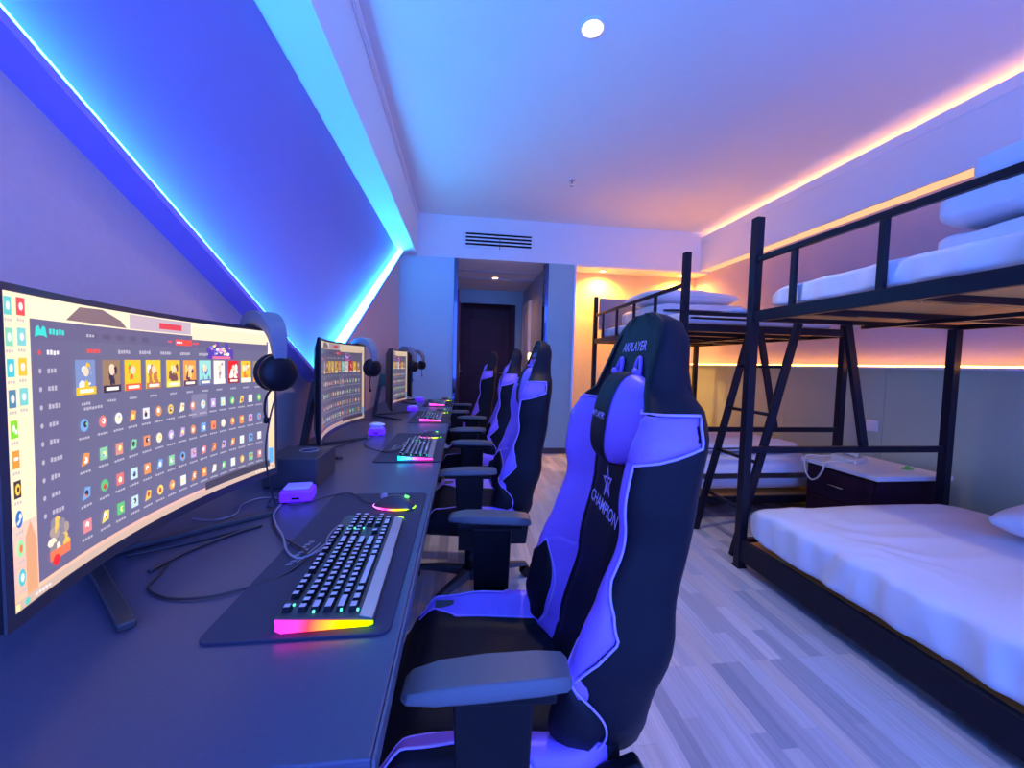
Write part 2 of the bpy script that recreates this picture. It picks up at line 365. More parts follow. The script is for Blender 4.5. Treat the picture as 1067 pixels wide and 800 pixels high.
def downlight(x, y, z, label, r=.045, lens='lamp', power=30, col=(1, .8, .6), ang=120, group=None):
    t = thing('ceiling_light', label, 'light', (x, y, z), 0, group)
    MB().lathe([(r*1.5, 0), (r*1.5, -.004), (r*1.1, -.008), (r*1.02, -.003)], n=28).obj('trim_ring', M['white'], t, smooth=True)
    MB().lathe([(r, -.003), (r*.98, -.0095), (r*.5, -.011)], n=28).obj('lens', M[lens], t, smooth=True)
    l = bpy.data.lights.new('bulb', 'SPOT'); l.energy = power; l.color = col; l.spot_size = R(ang); l.spot_blend = .9; l.shadow_soft_size = .035
    o = bpy.data.objects.new('bulb', l); C.objects.link(o); o.parent = t; o.location = (0, 0, -.03)
    return t
downlight(.656, 2.13, ZC, 'round warm white downlight in the middle of the main ceiling', .05, power=36)
M['lampw'] = glow('warm_downlight_lens', (1, .5, .2), 10)
downlight(.476, 6.02, ZS, 'small orange downlight in the corridor ceiling', .04, 'lampw', power=14, col=(1, .5, .25), ang=150)
downlight(1.85, 5.19, ZS-.012, 'small orange downlight over the tan wall behind the far bunk bed', .035, 'lampw', power=75, col=(1, .48, .10), ang=165)
downlight(2.98, 5.19, ZS-.012, 'small orange downlight over the corner where the tan wall meets the right wall', .035, 'lampw', power=80, col=(1, .45, .08), ang=165)
sw = thing('wall_switch', 'white square switch plate on the panelling behind the phone', 'switch', (XR-.035, 2.735, .735))
MB().box(-.010, 0, -.045, .045, -.045, .045).obj('plate', M['whitepl'], sw, bevel=.004)
MB().box(-.014, -.010, -.03, .03, -.03, .03).obj('rocker', M['whitepl'], sw, bevel=.002)

# ------------------------------------------------------------------ desk
dk = thing('desk', 'long black computer desk along the left wall under four monitors', 'desk', (-.43, 2.3, 0))
MB().box(-.335, .345, -1.9, 1.95, .722, .750).obj('desktop', [M['desk']], dk, bevel=.003)
MB().box(.3455, .349, -1.9, 1.95, .7235, .7485).obj('edge_band', M['deskedge'], dk)
for y in (-1.84, -.90, .15, 1.18, 1.90):
    MB().box(-.31, -.02, y-.02, y+.02, 0, .722).obj('side_panel', M['plastic2'], dk, bevel=.003)
MB().box(-.32, -.30, -1.82, 1.88, .35, .722).obj('back_panel', M['plastic2'], dk)

# ------------------------------------------------------------------ screen picture
def build_screen(seed, detail):
    """a desktop with a dark game-launcher window; u runs near->far, v bottom->top"""
    rnd = random.Random(seed)
    W2, Z0, Z1, SAG = .332, .095, .480, .05
    def P(u, v, off=0.):
        y = (2*u-1)*W2; x = .045-SAG*(1-(2*u-1)**2)+off
        return (x, y, Z0+(Z1-Z0)*v)
    b = MB(); cols = []
    def rect(u0, u1, v0, v1, c, lay=1, nu=None):
        n = nu or max(1, int((u1-u0)*24))
        for i in range(n):
            a = u0+(u1-u0)*i/n; e = u0+(u1-u0)*(i+1)/n; o = lay*.0004
            b.add([P(a, v0, o), P(e, v0, o), P(e, v1, o), P(a, v1, o)], [(0, 1, 2, 3)]); cols.append(c)
    def disc(u, v, ru, rv, c, lay=3, n=10):
        o = lay*.0004
        b.add([P(u+ru*math.cos(2*PI*k/n), v+rv*math.sin(2*PI*k/n), o) for k in range(n)], [tuple(range(n))]); cols.append(c)
    def poly(pts, c, lay=3):
        b.add([P(u, v, lay*.0004) for u, v in pts], [tuple(range(len(pts)))]); cols.append(c)
    def lin(r, g, b_): return tuple(((x/255)**2.2) for x in (r, g, b_))
    # wallpaper: cream to peach bands
    NX, NY = 30, 22
    for i in range(NX):
        for j in range(NY):
            u = i/NX; v = j/NY
            k = .5+.5*math.sin(3.2*u+5*v+1.3*math.sin(6*v))
            t = v**.8
            c = (250-14*(1-t)*k, 200+32*t-26*(1-t)*k, 150+48*t+14*k)
            if u < .05 and v > .25: c = (252, 226, 190)
            rect(u, u+1/NX, v, v+1/NY, lin(*c), 0, 1)
    # dark figure in the wallpaper peeking out over the window, and sleeve at the bottom left
    poly([(.16, .935), (.20, .99), (.27, .995), (.33, .96), (.35, .93)], lin(120, 100, 110), 1)
    poly([(.20, .94), (.23, .985), (.26, .94)], lin(225, 200, 170), 2)
    rect(.36, .60, .93, .995, lin(190, 170, 185), 1); rect(.47, .56, .945, .975, lin(215, 70, 80), 2)
    poly([(.035, .0), (.035, .22), (.048, .27), (.062, .20), (.062, .0)], lin(222, 160, 118), 1)
    # launcher window
    wu0, wv0, wv1 = .064, .045, .925
    rect(wu0, .965, wv0, wv1, lin(104, 102, 134), 2)
    rect(wu0, .165, wv0, .86, lin(104, 99, 134), 4)
    rect(wu0, .965, .86, wv1, lin(100, 95, 130), 4)
    rect(.60, .955, .905, .975, lin(248, 222, 190), 7)
    rect(.21, .44, .875, .895, lin(88, 84, 116), 4)
    def word(u, v, n, c, h=.012, lay=5, w=.0085):
        for k in range(n):
            rect(u+k*w, u+k*w+w*.72, v-h*rnd.uniform(.35, .55), v+h*rnd.uniform(.35, .55), c, lay, 1)
    teal = lin(60, 215, 205); whi = lin(232, 224, 236); dim = lin(178, 170, 190); red = lin(235, 78, 70)
    poly([(.073, .865), (.076, .90), (.084, .905), (.088, .89), (.094, .905), (.100, .90), (.104, .865), (.096, .872), (.082, .872)], teal, 5)
    word(.110, .887, 5, teal, .022)
    word(.215, .885, 3, dim); word(.50, .885, 2, red); rect(.530, .60, .868, .900, red, 5); word(.535, .884, 3, whi, .012, 6); word(.605, .884, 3, red)
    for k in range(10):
        v = .815-.062*k
        disc(.083, v, .004, .009, red if k == 0 else dim, 5, 8); word(.102, v, 3 if k % 3 else 4, whi if k == 0 else dim, .017)
    for k, u in enumerate((.215, .315, .39, .47, .55, .63)):
        word(u, .825, 5, red if k == 0 else dim, .017)
    # splash art over the posters at the right
    rect(.665, .79, .80, .90, lin(84, 66, 168), 4)
    for k in range(26):
        a = rnd.uniform(0, 2*PI); r = rnd.uniform(.1, 1)
        u = .728+.05*r*math.cos(a); v = .852+.042*r*math.sin(a)
        disc(u, v, rnd.uniform(.003, .010), rnd.uniform(.005, .012), rnd.choice([lin(255, 255, 255), lin(210, 90, 220), lin(250, 230, 120), lin(120, 120, 250), lin(255, 140, 200)]), 6, 5)
    rect(.69, .775, .800, .815, lin(240, 110, 150), 6)
    # posters
    us = [.208, .29, .364, .44, .519, .588, .656, .721, .788, .85, .91]
    pal = [((120, 140, 190), (230, 235, 245), (245, 190, 30)), ((150, 120, 95), (235, 210, 180), (60, 50, 70)), ((245, 190, 40), (120, 225, 60), (235, 90, 60)), ((240, 200, 60), (250, 245, 230), (190, 120, 70)),
           ((250, 190, 50), (120, 80, 80), (255, 225, 90)), ((240, 150, 70), (250, 205, 120), (90, 60, 90)), ((150, 215, 210), (245, 240, 200), (110, 120, 170)), ((235, 225, 215), (170, 150, 160), (250, 240, 230)),
           ((225, 40, 45), (250, 240, 230), (150, 30, 40)), ((245, 190, 40), (235, 120, 60), (240, 235, 200)), ((150, 130, 120), (240, 200, 150), (235, 150, 60))]
    for k, u in enumerate(us):
        w = .030-.0006*k; v0, v1 = .655-.004*k*.2, .790; c = pal[k]
        rect(u-w, u+w, v0, v1, lin(*c[0]), 5, 2)
        for q in range(12 if detail else 4):
            uu = rnd.uniform(u-w*.6, u+w*.6); vv = rnd.uniform(v0+.03, v1-.03)
            disc(uu, vv, w*rnd.uniform(.12, .35), rnd.uniform(.010, .028), lin(*rnd.choice(c)), 6, 7)
        disc(u, v1-.045, w*.30, .020, lin(240, 205, 180), 7, 9)
        rect(u-w, u+w, v0, v0+.030, lin(*c[2]), 7, 2); rect(u-w*.7, u+w*.7, v0+.008, v0+.022, lin(250, 240, 220), 8, 1)
        word(u-.014, v0-.035, 4, dim, .011, 5, .007)
    rect(.595, .665, .47, .60, lin(128, 124, 155), 4)
    word(.20, .600, 7, dim, .012)
    ic = [(240, 120, 60), (235, 110, 120), (240, 225, 200), (90, 150, 230), (240, 160, 50), (245, 190, 60), (250, 130, 40), (220, 120, 110), (120, 200, 150), (240, 240, 235), (225, 90, 90), (190, 225, 235), (250, 215, 70), (60, 190, 90), (190, 150, 225), (230, 230, 240)]
    rows = (.538, .405, .272, .142)
    for r, v in enumerate(rows):
        for k in range(16):
            u = .200+(.916-.200)*(k/15)**.93
            w = .0128-.0002*k; h = .0255; c = tuple(.75*q+.25*200 for q in rnd.choice(ic)); sh = rnd.random()
            if sh < .4:
                rect(u-w, u+w, v-h, v+h, lin(*c), 5, 1)
            elif sh < .7: disc(u, v, w, h, lin(*c), 5, 12)
            else: poly([(u-w, v-h), (u+w*.8, v-h*.7), (u+w, v+h*.8), (u-w*.3, v+h)], lin(*c), 5)
            c2 = rnd.choice([(250, 250, 250), (60, 50, 60), (250, 235, 150), (200, 70, 60), (255, 255, 255)])
            disc(u+rnd.uniform(-.2, .2)*w, v+rnd.uniform(-.2, .2)*h, w*.45, h*.5, lin(*c2), 6, 8)
            if detail: disc(u+rnd.uniform(-.4, .4)*w, v+rnd.uniform(-.4, .4)*h, w*.25, h*.25, lin(*rnd.choice(ic)), 7, 6)
            word(u-.017, v-.050, 4, dim, .010, 5, .0085)
    # bottom left badge
    for q in range(16):
        disc(.118+rnd.uniform(-.022, .022), .17+rnd.uniform(-.05, .05), rnd.uniform(.006, .014), rnd.uniform(.012, .024), lin(*rnd.choice([(240, 225, 200), (170, 150, 140), (235, 190, 90), (140, 130, 140)])), 5, 8)
    rect(.090, .146, .090, .125, lin(245, 120, 80), 7, 1); disc(.106, .087, .010, .020, lin(230, 50, 50), 8, 10)
    # desktop icons in two columns at the near edge
    dc = [((95, 195, 190), 0), ((130, 205, 175), 0), ((70, 190, 205), 1), ((85, 130, 160), 1), ((130, 215, 40), 1), ((245, 150, 50), 1), ((70, 60, 60), 1), ((45, 110, 190), 2), ((150, 225, 160), 2), ((80, 190, 200), 2)]
    for k, (c, s_) in enumerate(dc):
        v = .955-.095*k; u = .0135+.001*k; w = .0085; h = .028
        if s_ == 2: disc(u, v, w, h, lin(*c), 3, 14)
        else: rect(u-w, u+w, v-h, v+h, lin(*c), 3, 1)
        if k == 4: disc(u-.002, v+.004, w*.45, h*.4, whi, 4); disc(u+.003, v-.008, w*.35, h*.3, whi, 5)
        elif k == 7: disc(u+.0025, v+.008, w*.4, h*.36, whi, 4); poly([(u-w*.9, v-.010), (u+.001, v+.002), (u+.002, v-.006), (u-w*.6, v-.018)], whi, 5)
        elif k == 6: disc(u, v, w*.7, h*.7, lin(250, 200, 60), 4); disc(u, v, w*.35, h*.35, lin(70, 60, 60), 5)
        elif k == 5: rect(u-w*.6, u+w*.6, v-.003, v+.008, whi, 4, 1)
        elif k == 8: disc(u, v, w*.5, h*.5, lin(245, 120, 80), 4)
        else: disc(u, v, w*.5, h*.5, lin(235, 240, 245), 4)
        word(u-.008, v-.043, 3, lin(190, 180, 180), .010, 3, .006)
    for k, c in enumerate([(240, 70, 70), (120, 200, 200), (235, 190, 50), (120, 200, 200)]):
        v = .958-.095*k; u = .043
        rect(u-.010, u+.010, v-.028, v+.028, lin(*c), 3, 1); disc(u, v, .005, .013, whi, 4)
        word(u-.009, v-.043, 3, lin(190, 180, 180), .010, 3, .006)
    # task bar
    rect(0, 1, 0, .032, lin(205, 175, 160), 4); rect(.65, .97, .030, .075, lin(70, 66, 80), 5)
    rect(.003, .012, .006, .026, lin(250, 245, 160), 6, 1); disc(.030, .016, .006, .011, lin(90, 200, 190), 6); word(.05, .016, 5, whi, .010, 6)
    rect(.965, .990, .05, .16, lin(90, 170, 245), 5, 1)
    for k in range(6): disc(.90+.015*k, .016, .004, .008, lin(240, 235, 220), 6, 6)
    me = bpy.data.meshes.new('screen'); me.from_pydata(b.v, [], b.f); me.update()
    a = me.color_attributes.new('picture', 'FLOAT_COLOR', 'CORNER'); i = 0; buf = []
    for pc, poly_ in zip(cols, me.polygons):
        buf += list(pc+(1,))*poly_.loop_total
    a.data.foreach_set('color', buf)
    me.materials.append(M['screen'])
    return me

# ------------------------------------------------------------------ monitor
def make_monitor(seed, detail):
    t = thing('monitor', 'monitor', 'monitor', (0, 0, 0))
    W2, Z0, Z1, SAG = .332, .095, .480, .05
    def sx(u): return .045-SAG*(1-(2*u-1)**2)
    # shell behind the picture: closed curved slab with bulge
    b = MB(); bz = .009; n = 24; rings = []
    for i in range(n+1):
        u = -.014+1.028*i/n; y = (2*u-1)*W2; x = sx(min(max(u, 0), 1))
        k = 1-abs(2*u-1)**2.2; th = .018+.028*k
        rings.append([(x-.0008, y, Z0-.018), (x-.0008, y, Z1+bz), (x-th*.5, y, Z1+bz), (x-th, y, Z1-.03), (x-th, y, Z0+.03), (x-th*.5, y, Z0-.018)])
    vs = [p for r in rings for p in r]; m = 6
    fs = [(i*m+j, (i+1)*m+j, (i+1)*m+(j+1) % m, i*m+(j+1) % m) for i in range(n) for j in range(m)]
    fs += [tuple(range(m)), tuple(n*m+j for j in range(m-1, -1, -1))]
    b.add(vs, fs); b.obj('shell', M['plastic'], t, bevel=.002)
    def rim(pts_uv, w):
        pass
    bb = MB()
    def strip(u0, u1, z0, z1, o, nn):
        for i in range(nn):
            a = u0+(u1-u0)*i/nn; c = u0+(u1-u0)*(i+1)/nn
            xa, xc = sx(min(max(a, 0), 1)), sx(min(max(c, 0), 1)); ya, yc = (2*a-1)*W2, (2*c-1)*W2
            P = [(xa-.0005, ya, z0), (xc-.0005, yc, z0), (xc-.0005, yc, z1), (xa-.0005, ya, z1), (xa+o, ya, z0), (xc+o, yc, z0), (xc+o, yc, z1), (xa+o, ya, z1)]
            bb.add(P, [(4, 5, 6, 7), (0, 3, 2, 1), (0, 1, 5, 4), (3, 7, 6, 2), (0, 4, 7, 3), (1, 2, 6, 5)])
    strip(-.014, 1.014, Z1, Z1+bz, .003, 24); strip(-.014, 1.014, Z0-.018, Z0, .003, 24)
    strip(-.014, 0, Z0, Z1, .003, 1); strip(1, 1.014, Z0, Z1, .003, 1)
    bb.obj('bezel', M['plastic2'], t)
    o = bpy.data.objects.new('screen', build_screen(seed, detail)); C.objects.link(o); o.parent = t
    # leaning rear column, V foot
    s_ = MB().beam((-.088, 0, .31), (-.140, 0, .012), .055, .020); s_.obj('stand_column', M['plastic2'], t, bevel=.004)
    for sg in (-1, 1):
        MB().beam((-.140, sg*.012, .008), (.085, sg*.225, .006), .022, .012).obj('stand_foot', M['plastic2'], t, bevel=.003)
    MB().box(-.088, -.048, -.04, .04, .22, .31).obj('mount', M['plastic2'], t)
    return t
MON = [(-.570, .858, 'near'), (-.570, 1.893, 'second'), (-.490, 2.985, 'third'), (-.535, 4.02, 'fourth')]
mon_lab = ['large curved monitor nearest the camera, its game launcher page facing the chairs', 'curved monitor behind the nearest one, seen at a steep angle, its picture dimmed for that angle',
           'third curved monitor down the desk, a narrow bright slice of screen', 'last curved monitor at the far end of the desk, its screen almost edge on']
m1 = make_monitor(3, True); m1.location = (MON[0][0], MON[0][1], .75); m1['label'] = mon_lab[0]; m1['group'] = 'monitors on the desk'
for i in (1, 2, 3):
    mm = dup(m1, (MON[i][0], MON[i][1], .75), R(7) if i == 3 else 0, mon_lab[i], 'monitors on the desk')
    for c in kids(mm):
        if c.name.startswith('screen'):
            c.data = build_screen(3+i, False); c.data.materials[0] = M['screendim']

# ------------------------------------------------------------------ headset
def make_headset():
    t = thing('headset', 'headset', 'headset')
    # local frame: band in the X-Z plane, cups at x = -.088 (behind the monitor) and x = +.088 (in front)
    arc = [(.088*math.cos(a), 0, .062+.078*math.sin(a)) for a in [PI*k/24 for k in range(25)]]
    arc = [(.092, 0, .03), (.093, 0, .045)]+arc[1:-1]+[(-.093, 0, .045), (-.092, 0, .03)]
    b = MB()
    n = len(arc); vs = []
    for i, p in enumerate(arc):
        p = Vector(p); d = (Vector(arc[min(i+1, n-1)])-Vector(arc[max(i-1, 0)])).normalized(); nn = Vector((d.z, 0, -d.x))
        w = .014+.014*math.sin(PI*i/(n-1)); th = .007+.008*math.sin(PI*i/(n-1))
        for s_, q in ((-1, -1), (-1, 1), (1, 1), (1, -1)): vs.append(p+Vector((0, s_*w, 0))+nn*q*th)
    fs = [(i*4+j, i*4+(j+1) % 4, (i+1)*4+(j+1) % 4, (i+1)*4+j) for i in range(n-1) for j in range(4)]+[(0, 1, 2, 3), ((n-1)*4+3, (n-1)*4+2, (n-1)*4+1, (n-1)*4)]
    b.add(vs, fs); b.obj('headband', mat('padded_band', (.16, .17, .22), .45), t, smooth=True, bevel=.003)
    for sg in (1, -1):
        c = MB().lathe([(.020, sg*.006), (.038, sg*.010), (.045, sg*.020), (.045, sg*.030), (.035, sg*.039), (.012, sg*.042)], (sg*.062, 0, 0), 28, 'x').obj('ear_cup', M['plastic'], t, smooth=True)
        MB().lathe([(.026, -.004), (.043, -.002), (.047, .006), (.043, .014), (.026, .014)], (sg*.062-.005, 0, 0), 28, 'x').obj('ear_cushion', M['leather'], c, smooth=True)
        MB().tube([(sg*.088+.0, .030*math.cos(a), .030*math.sin(a)) for a in [2*PI*k/28 for k in range(28)]], .0025, 6, closed=True).obj('rim_ring', M['silver'], c, smooth=True)
        MB().beam((sg*.092, 0, .025), (sg*.092, 0, .060), .022, .014).obj('hinge', M['plastic'], t, bevel=.003)
    MB().tube(smooth_pts([(.090, -.02, -.042), (.100, -.034, -.058), (.105, -.040, -.085), (.104, -.036, -.11)]), .0028, 8).lathe([(.002, -.008), (.006, -.006), (.006, .006), (.002, .008)], (.104, -.036, -.112), 10).obj('microphone_boom', M['plastic'], t, smooth=True)
    return t
hs = make_headset()
hs.location = (-.513, 1.098, 1.122); hs.rotation_euler = (0, 0, R(-42))
hs['label'] = 'black headset hung over the far corner of the nearest monitor'; hs['group'] = 'headsets on the monitors'
H2 = [(-.515, 2.15, 1.118, -38, 'headset hanging on the corner of the second monitor down the desk'), (-.440, 3.24, 1.118, -38, 'headset hanging on the narrow third monitor down the desk'),
      (-.475, 4.22, 1.118, -30, 'farthest headset, hung on the last monitor near the pale end wall')]
for x, y, z, a, l in H2: dup(hs, (x, y, z), R(a), l, 'headsets on the monitors')
def cable(name, pts, r, m, label, cat='cable', group=None, floor=.7525):
    o = MB().tube(smooth_pts(pts, 8), r, 8).obj(name, m, smooth=True); tag(o, label, cat, group); return o
dz = .7535
cable('headset_cable', [(-.468, 1.065, 1.055), (-.475, 1.05, 1.0), (-.482, 1.045, .92), (-.478, 1.06, .83), (-.48, 1.09, .77), (-.52, 1.14, dz), (-.545, 1.22, dz)], .0022, M['cable'], 'thin black headset cable falling in front of the nearest screen')
cable('power_cable', [(-.66, .86, dz+.003), (-.58, .92, dz), (-.51, .98, dz), (-.474, 1.003, dz), (-.50, .975, dz), (-.53, .93, dz), (-.56, .87, dz), (-.575, .80, dz)], .0035, M['cable'], 'thick black cable folded back on itself under the nearest monitor')
cable('usb_cable', [(-.56, .83, dz), (-.548, .786, dz), (-.535, .742, dz), (-.481, .708, dz), (-.421, .706, dz), (-.371, .727, dz), (-.328, .760, dz), (-.304, .80, .760), (-.313, .845, .760), (-.356, .888, .760), (-.403, .939, dz), (-.452, 1.013, dz), (-.49, 1.10, dz)], .0022, M['cable'], 'thin black cable looping across the desk from the screen to the mat edge')
cable('usb_cable', [(-.66, 1.06, dz), (-.605, 1.045, dz), (-.573, 1.082, dz), (-.592, 1.15, dz), (-.575, 1.20, dz), (-.535, 1.204, dz), (-.505, 1.185, dz)], .0020, M['cableg'], 'pale grey cable curling beside the violet glowing cube')
cable('keyboard_cable', [(-.272, .86, .764), (-.290, .835, .763), (-.315, .815, .761), (-.352, .85, .761), (-.392, .925, .7605), (-.436, .994, .7590), (-.475, 1.070, .756), (-.49, 1.145, dz)], .0022, M['cableg'], 'grey keyboard cable arching off the near mouse mat')
cable('mouse_cable', [(-.235, 1.105, .765), (-.262, 1.14, .759), (-.294, 1.185, .759), (-.332, 1.220, .759), (-.385, 1.20, .7555), (-.424, 1.16, dz), (-.451, 1.140, dz), (-.47, 1.145, dz)], .0018, M['cable'], 'thin mouse cable running from the glowing mouse to the violet cube')

# ------------------------------------------------------------------ mats, keyboards, mice, cubes
def rrect(x0, x1, y0, y1, r, n=5):
    P = []
    for cx, cy, a0 in ((x1-r, y1-r, 0), (x0+r, y1-r, PI/2), (x0+r, y0+r, PI), (x1-r, y0+r, 1.5*PI)):
        P += [(cx+r*math.cos(a0+PI/2*k/n), cy+r*math.sin(a0+PI/2*k/n)) for k in range(n+1)]
    return P
def make_mat():
    t = thing('mouse_mat', 'mat', 'mouse mat')
    MB().prism(rrect(-.134, .134, -.32, .32, .018), 0, .004).obj('mat', M['pad'], t, bevel=.001)
    lg = MB(); base = Vector((-.085, -.02, .0043))
    for k in range(5):
        a = base+Vector((.012*k, -.075+.03*k, 0)); bq = a+Vector((.016, .05 if k % 2 else .085, 0))
        lg.add([a, a+Vector((.003, 0, 0)), bq+Vector((.003, 0, 0)), bq], [(0, 1, 2, 3)])
    for k in range(9):
        a = base+Vector((-.018+.004*(k % 3), -.085+.012*k, 0)); lg.add([a, a+Vector((.012, .002, 0)), a+Vector((.012, .009, 0)), a+Vector((.002, .008, 0))], [(0, 1, 2, 3)])
    lg.obj('printed_mark', M['cableg'], t)
    P = smooth_pts([(-.035+.055*math.cos(a)*.5, .04+.075*math.sin(a), .0043) for a in [.6+PI*1.2*k/10 for k in range(11)]], 2)
    mk = MB()
    for a, c in zip(P, P[1:]):
        d = (c-a).normalized(); n_ = Vector((-d.y, d.x, 0))*.0016; mk.add([a-n_, c-n_, c+n_, a+n_], [(0, 1, 2, 3)])
    mk.obj('printed_ring', M['cableg'], t)
    return t
OFF = [0, 1.025, 2.05, 3.03]
mat_t = make_mat(); mat_t.location = (-.234, .907, .7502)
mat_t['label'] = 'black mouse mat with printed marks nearest the camera'; mat_t['group'] = 'mouse mats on the desk'
for i, l in ((1, 'second black mouse mat, under the keyboard with the cyan and pink end glow'), (2, 'third mouse mat down the desk, pink light spilling over it'), (3, 'farthest mouse mat at the end of the desk')):
    dup(mat_t, (-.215, .907+OFF[i], .7502), 0, l, 'mouse mats on the desk')

def make_keyboard(full=True, led='kbled'):
    """local: X across the keys (screen side is -X), Y along the length, near light bar at -Y"""
    t = thing('keyboard', 'keyboard', 'keyboard')
    L, Wd = .4025, .140
    b = MB(); hw = Wd/2
    prof = [(-hw, 0), (hw, 0), (hw, .008), (hw-.022, .014), (-hw, .020)]
    for q in (0,):
        vs = [(x, y, z) for y in (-L/2, L/2) for x, z in prof]; n = len(prof)
        b.add(vs, [tuple(range(n)), tuple(n+j for j in range(n-1, -1, -1))]+[(j, n+j, n+(j+1) % n, (j+1) % n) for j in range(n)])
    b.obj('case', M['plastic2'], t, bevel=.0015)
    # silver wrist edge plate and top plate
    MB().add([(hw-.021, -L/2+.004, .0150), (hw-.002, -L/2+.004, .0100), (hw-.002, L/2-.004, .0100), (hw-.021, L/2-.004, .0150),
              (hw-.021, -L/2+.004, .0135), (hw-.002, -L/2+.004, .0085), (hw-.002, L/2-.004, .0085), (hw-.021, L/2-.004, .0135)],
             [(0, 1, 2, 3), (7, 6, 5, 4), (0, 4, 5, 1), (1, 5, 6, 2), (2, 6, 7, 3), (3, 7, 4, 0)]).obj('wrist_plate', M['silver'], t)
    # glowing faceted end caps
    for sg in (-1, 1):
        e = MB(); y0 = sg*L/2; y1 = sg*(L/2+.010)
        P0 = [(-hw, y0, .002), (hw, y0, .002), (hw, y0, .008), (-hw, y0, .019)]; P1 = [(-hw+.012, y1, .004), (hw-.006, y1, .006), (hw-.006, y1, .008), (-hw+.012, y1, .014)]
        e.add(P0+P1, [(0, 1, 2, 3), (7, 6, 5, 4), (0, 4, 5, 1), (1, 5, 6, 2), (2, 6, 7, 3), (3, 7, 4, 0)])
        e.obj('light_bar', M[led], t)
    rows = []  # (row x, list of (start, width)) in units of .0178 along the length from the esc (near) end
    U = .0172; x0 = -.056; pitch = .0185
    def zt(x): return .0200-.006*(x+hw)/(Wd-.022)
    R0 = [(0, 1)]+[(2+k, 1) for k in range(4)]+[(6.5+k, 1) for k in range(4)]+[(11+k, 1) for k in range(4)]+[(15.25+k, 1) for k in range(3)]
    R1 = [(k, 1) for k in range(13)]+[(13, 2)]+[(15.25+k, 1) for k in range(3)]+[(18.5+k, 1) for k in range(4)]
    R2 = [(0, 1.5)]+[(1.5+k, 1) for k in range(12)]+[(13.5, 1.5)]+[(15.25+k, 1) for k in range(3)]+[(18.5+k, 1) for k in range(4)]
    R3 = [(0, 1.75)]+[(1.75+k, 1) for k in range(11)]+[(12.75, 2.25)]+[(18.5+k, 1) for k in range(3)]
    R4 = [(0, 2.25)]+[(2.25+k, 1) for k in range(10)]+[(12.25, 2.75), (16.25, 1)]+[(18.5+k, 1) for k in range(4)]
    R5 = [(0, 1.25), (1.25, 1.25), (2.5, 1.25), (3.75, 6.25), (10, 1.25), (11.25, 1.25), (12.5, 1.25), (13.75, 1.25)]+[(15.25+k, 1) for k in range(3)]+[(18.5, 2), (20.5, 1)]
    cap = 0; extra = MB(); allk = MB()
    for r, row in enumerate((R0, R1, R2, R3, R4, R5)):
        x = x0+r*pitch-(.004 if r == 0 else 0)
        for s_, w_ in row:
            ya = -L/2+.014+s_*U; yb = ya+w_*U-.0040; z = zt(x)
            def kb(B):
                h = .0085; i = .0022; xw = .0067
                P = [(x-xw, ya, z-.002), (x+xw, ya, z-.002), (x+xw, yb, z-.002), (x-xw, yb, z-.002), (x-xw+i, ya+i, z+h), (x+xw-i, ya+i, z+h), (x+xw-i, yb-i, z+h), (x-xw+i, yb-i, z+h)]
                B.add(P, [(4, 5, 6, 7)], 0); B.add(P, [(3, 2, 1, 0), (0, 1, 5, 4), (1, 2, 6, 5), (2, 3, 7, 6), (3, 0, 4, 7)], 1)  # paler tops hold the light they reflect, put into the colour
            if full and cap < 100 and not (r == 0 and cap > 400):
                B = MB(); kb(B); B.obj('key', [M['key'], M['plastic']], t); cap += 1
            elif full: kb(extra)
            else: kb(allk)
    if full and extra.f:
        o = extra.obj('keycap_remainder', [M['key'], M['plastic']], t); o['kind'] = 'stuff'
    if not full: allk.obj('keycaps', [M['key'], M['plastic']], t)
    g = MB()
    for x, y in ((-.055, -.168), (-.02, -.188), (.02, -.188), (-.03, .12), (-.045, .12), (.045, -.190), (-.01, .118)):
        g.box(x-.0016, x+.0016, y-.0016, y+.0016, .018, .0215)
    g.obj('indicator_light', M['tealled'], t)
    return t
k1 = make_keyboard(True); k1.location = (-.203, .805, .7545); k1.rotation_euler = (0, 0, R(1.6))
k1['label'] = 'keyboard nearest the camera with a pink to green rainbow light bar'; k1['group'] = 'keyboards on the mats'
k2 = dup(k1, (-.185, .805+OFF[1], .7545), R(1), 'keyboard on the second mat with cyan and pink end glow', 'keyboards on the mats')
for c in kids(k2):
    if c.name.startswith('light_bar'): c.data = c.data.copy(); c.data.materials[0] = M['kbled2']
k3 = make_keyboard(False, 'kbled3'); k3.location = (-.205, .805+OFF[2]+.04, .7545); k3['label'] = 'keyboard glowing hot pink on the third mat down the desk'; k3['group'] = 'keyboards on the mats'
dup(k3, (-.22, .805+OFF[3]+.04, .7545), 0, 'farthest keyboard, a tiny pink glow at the end of the desk', 'keyboards on the mats')

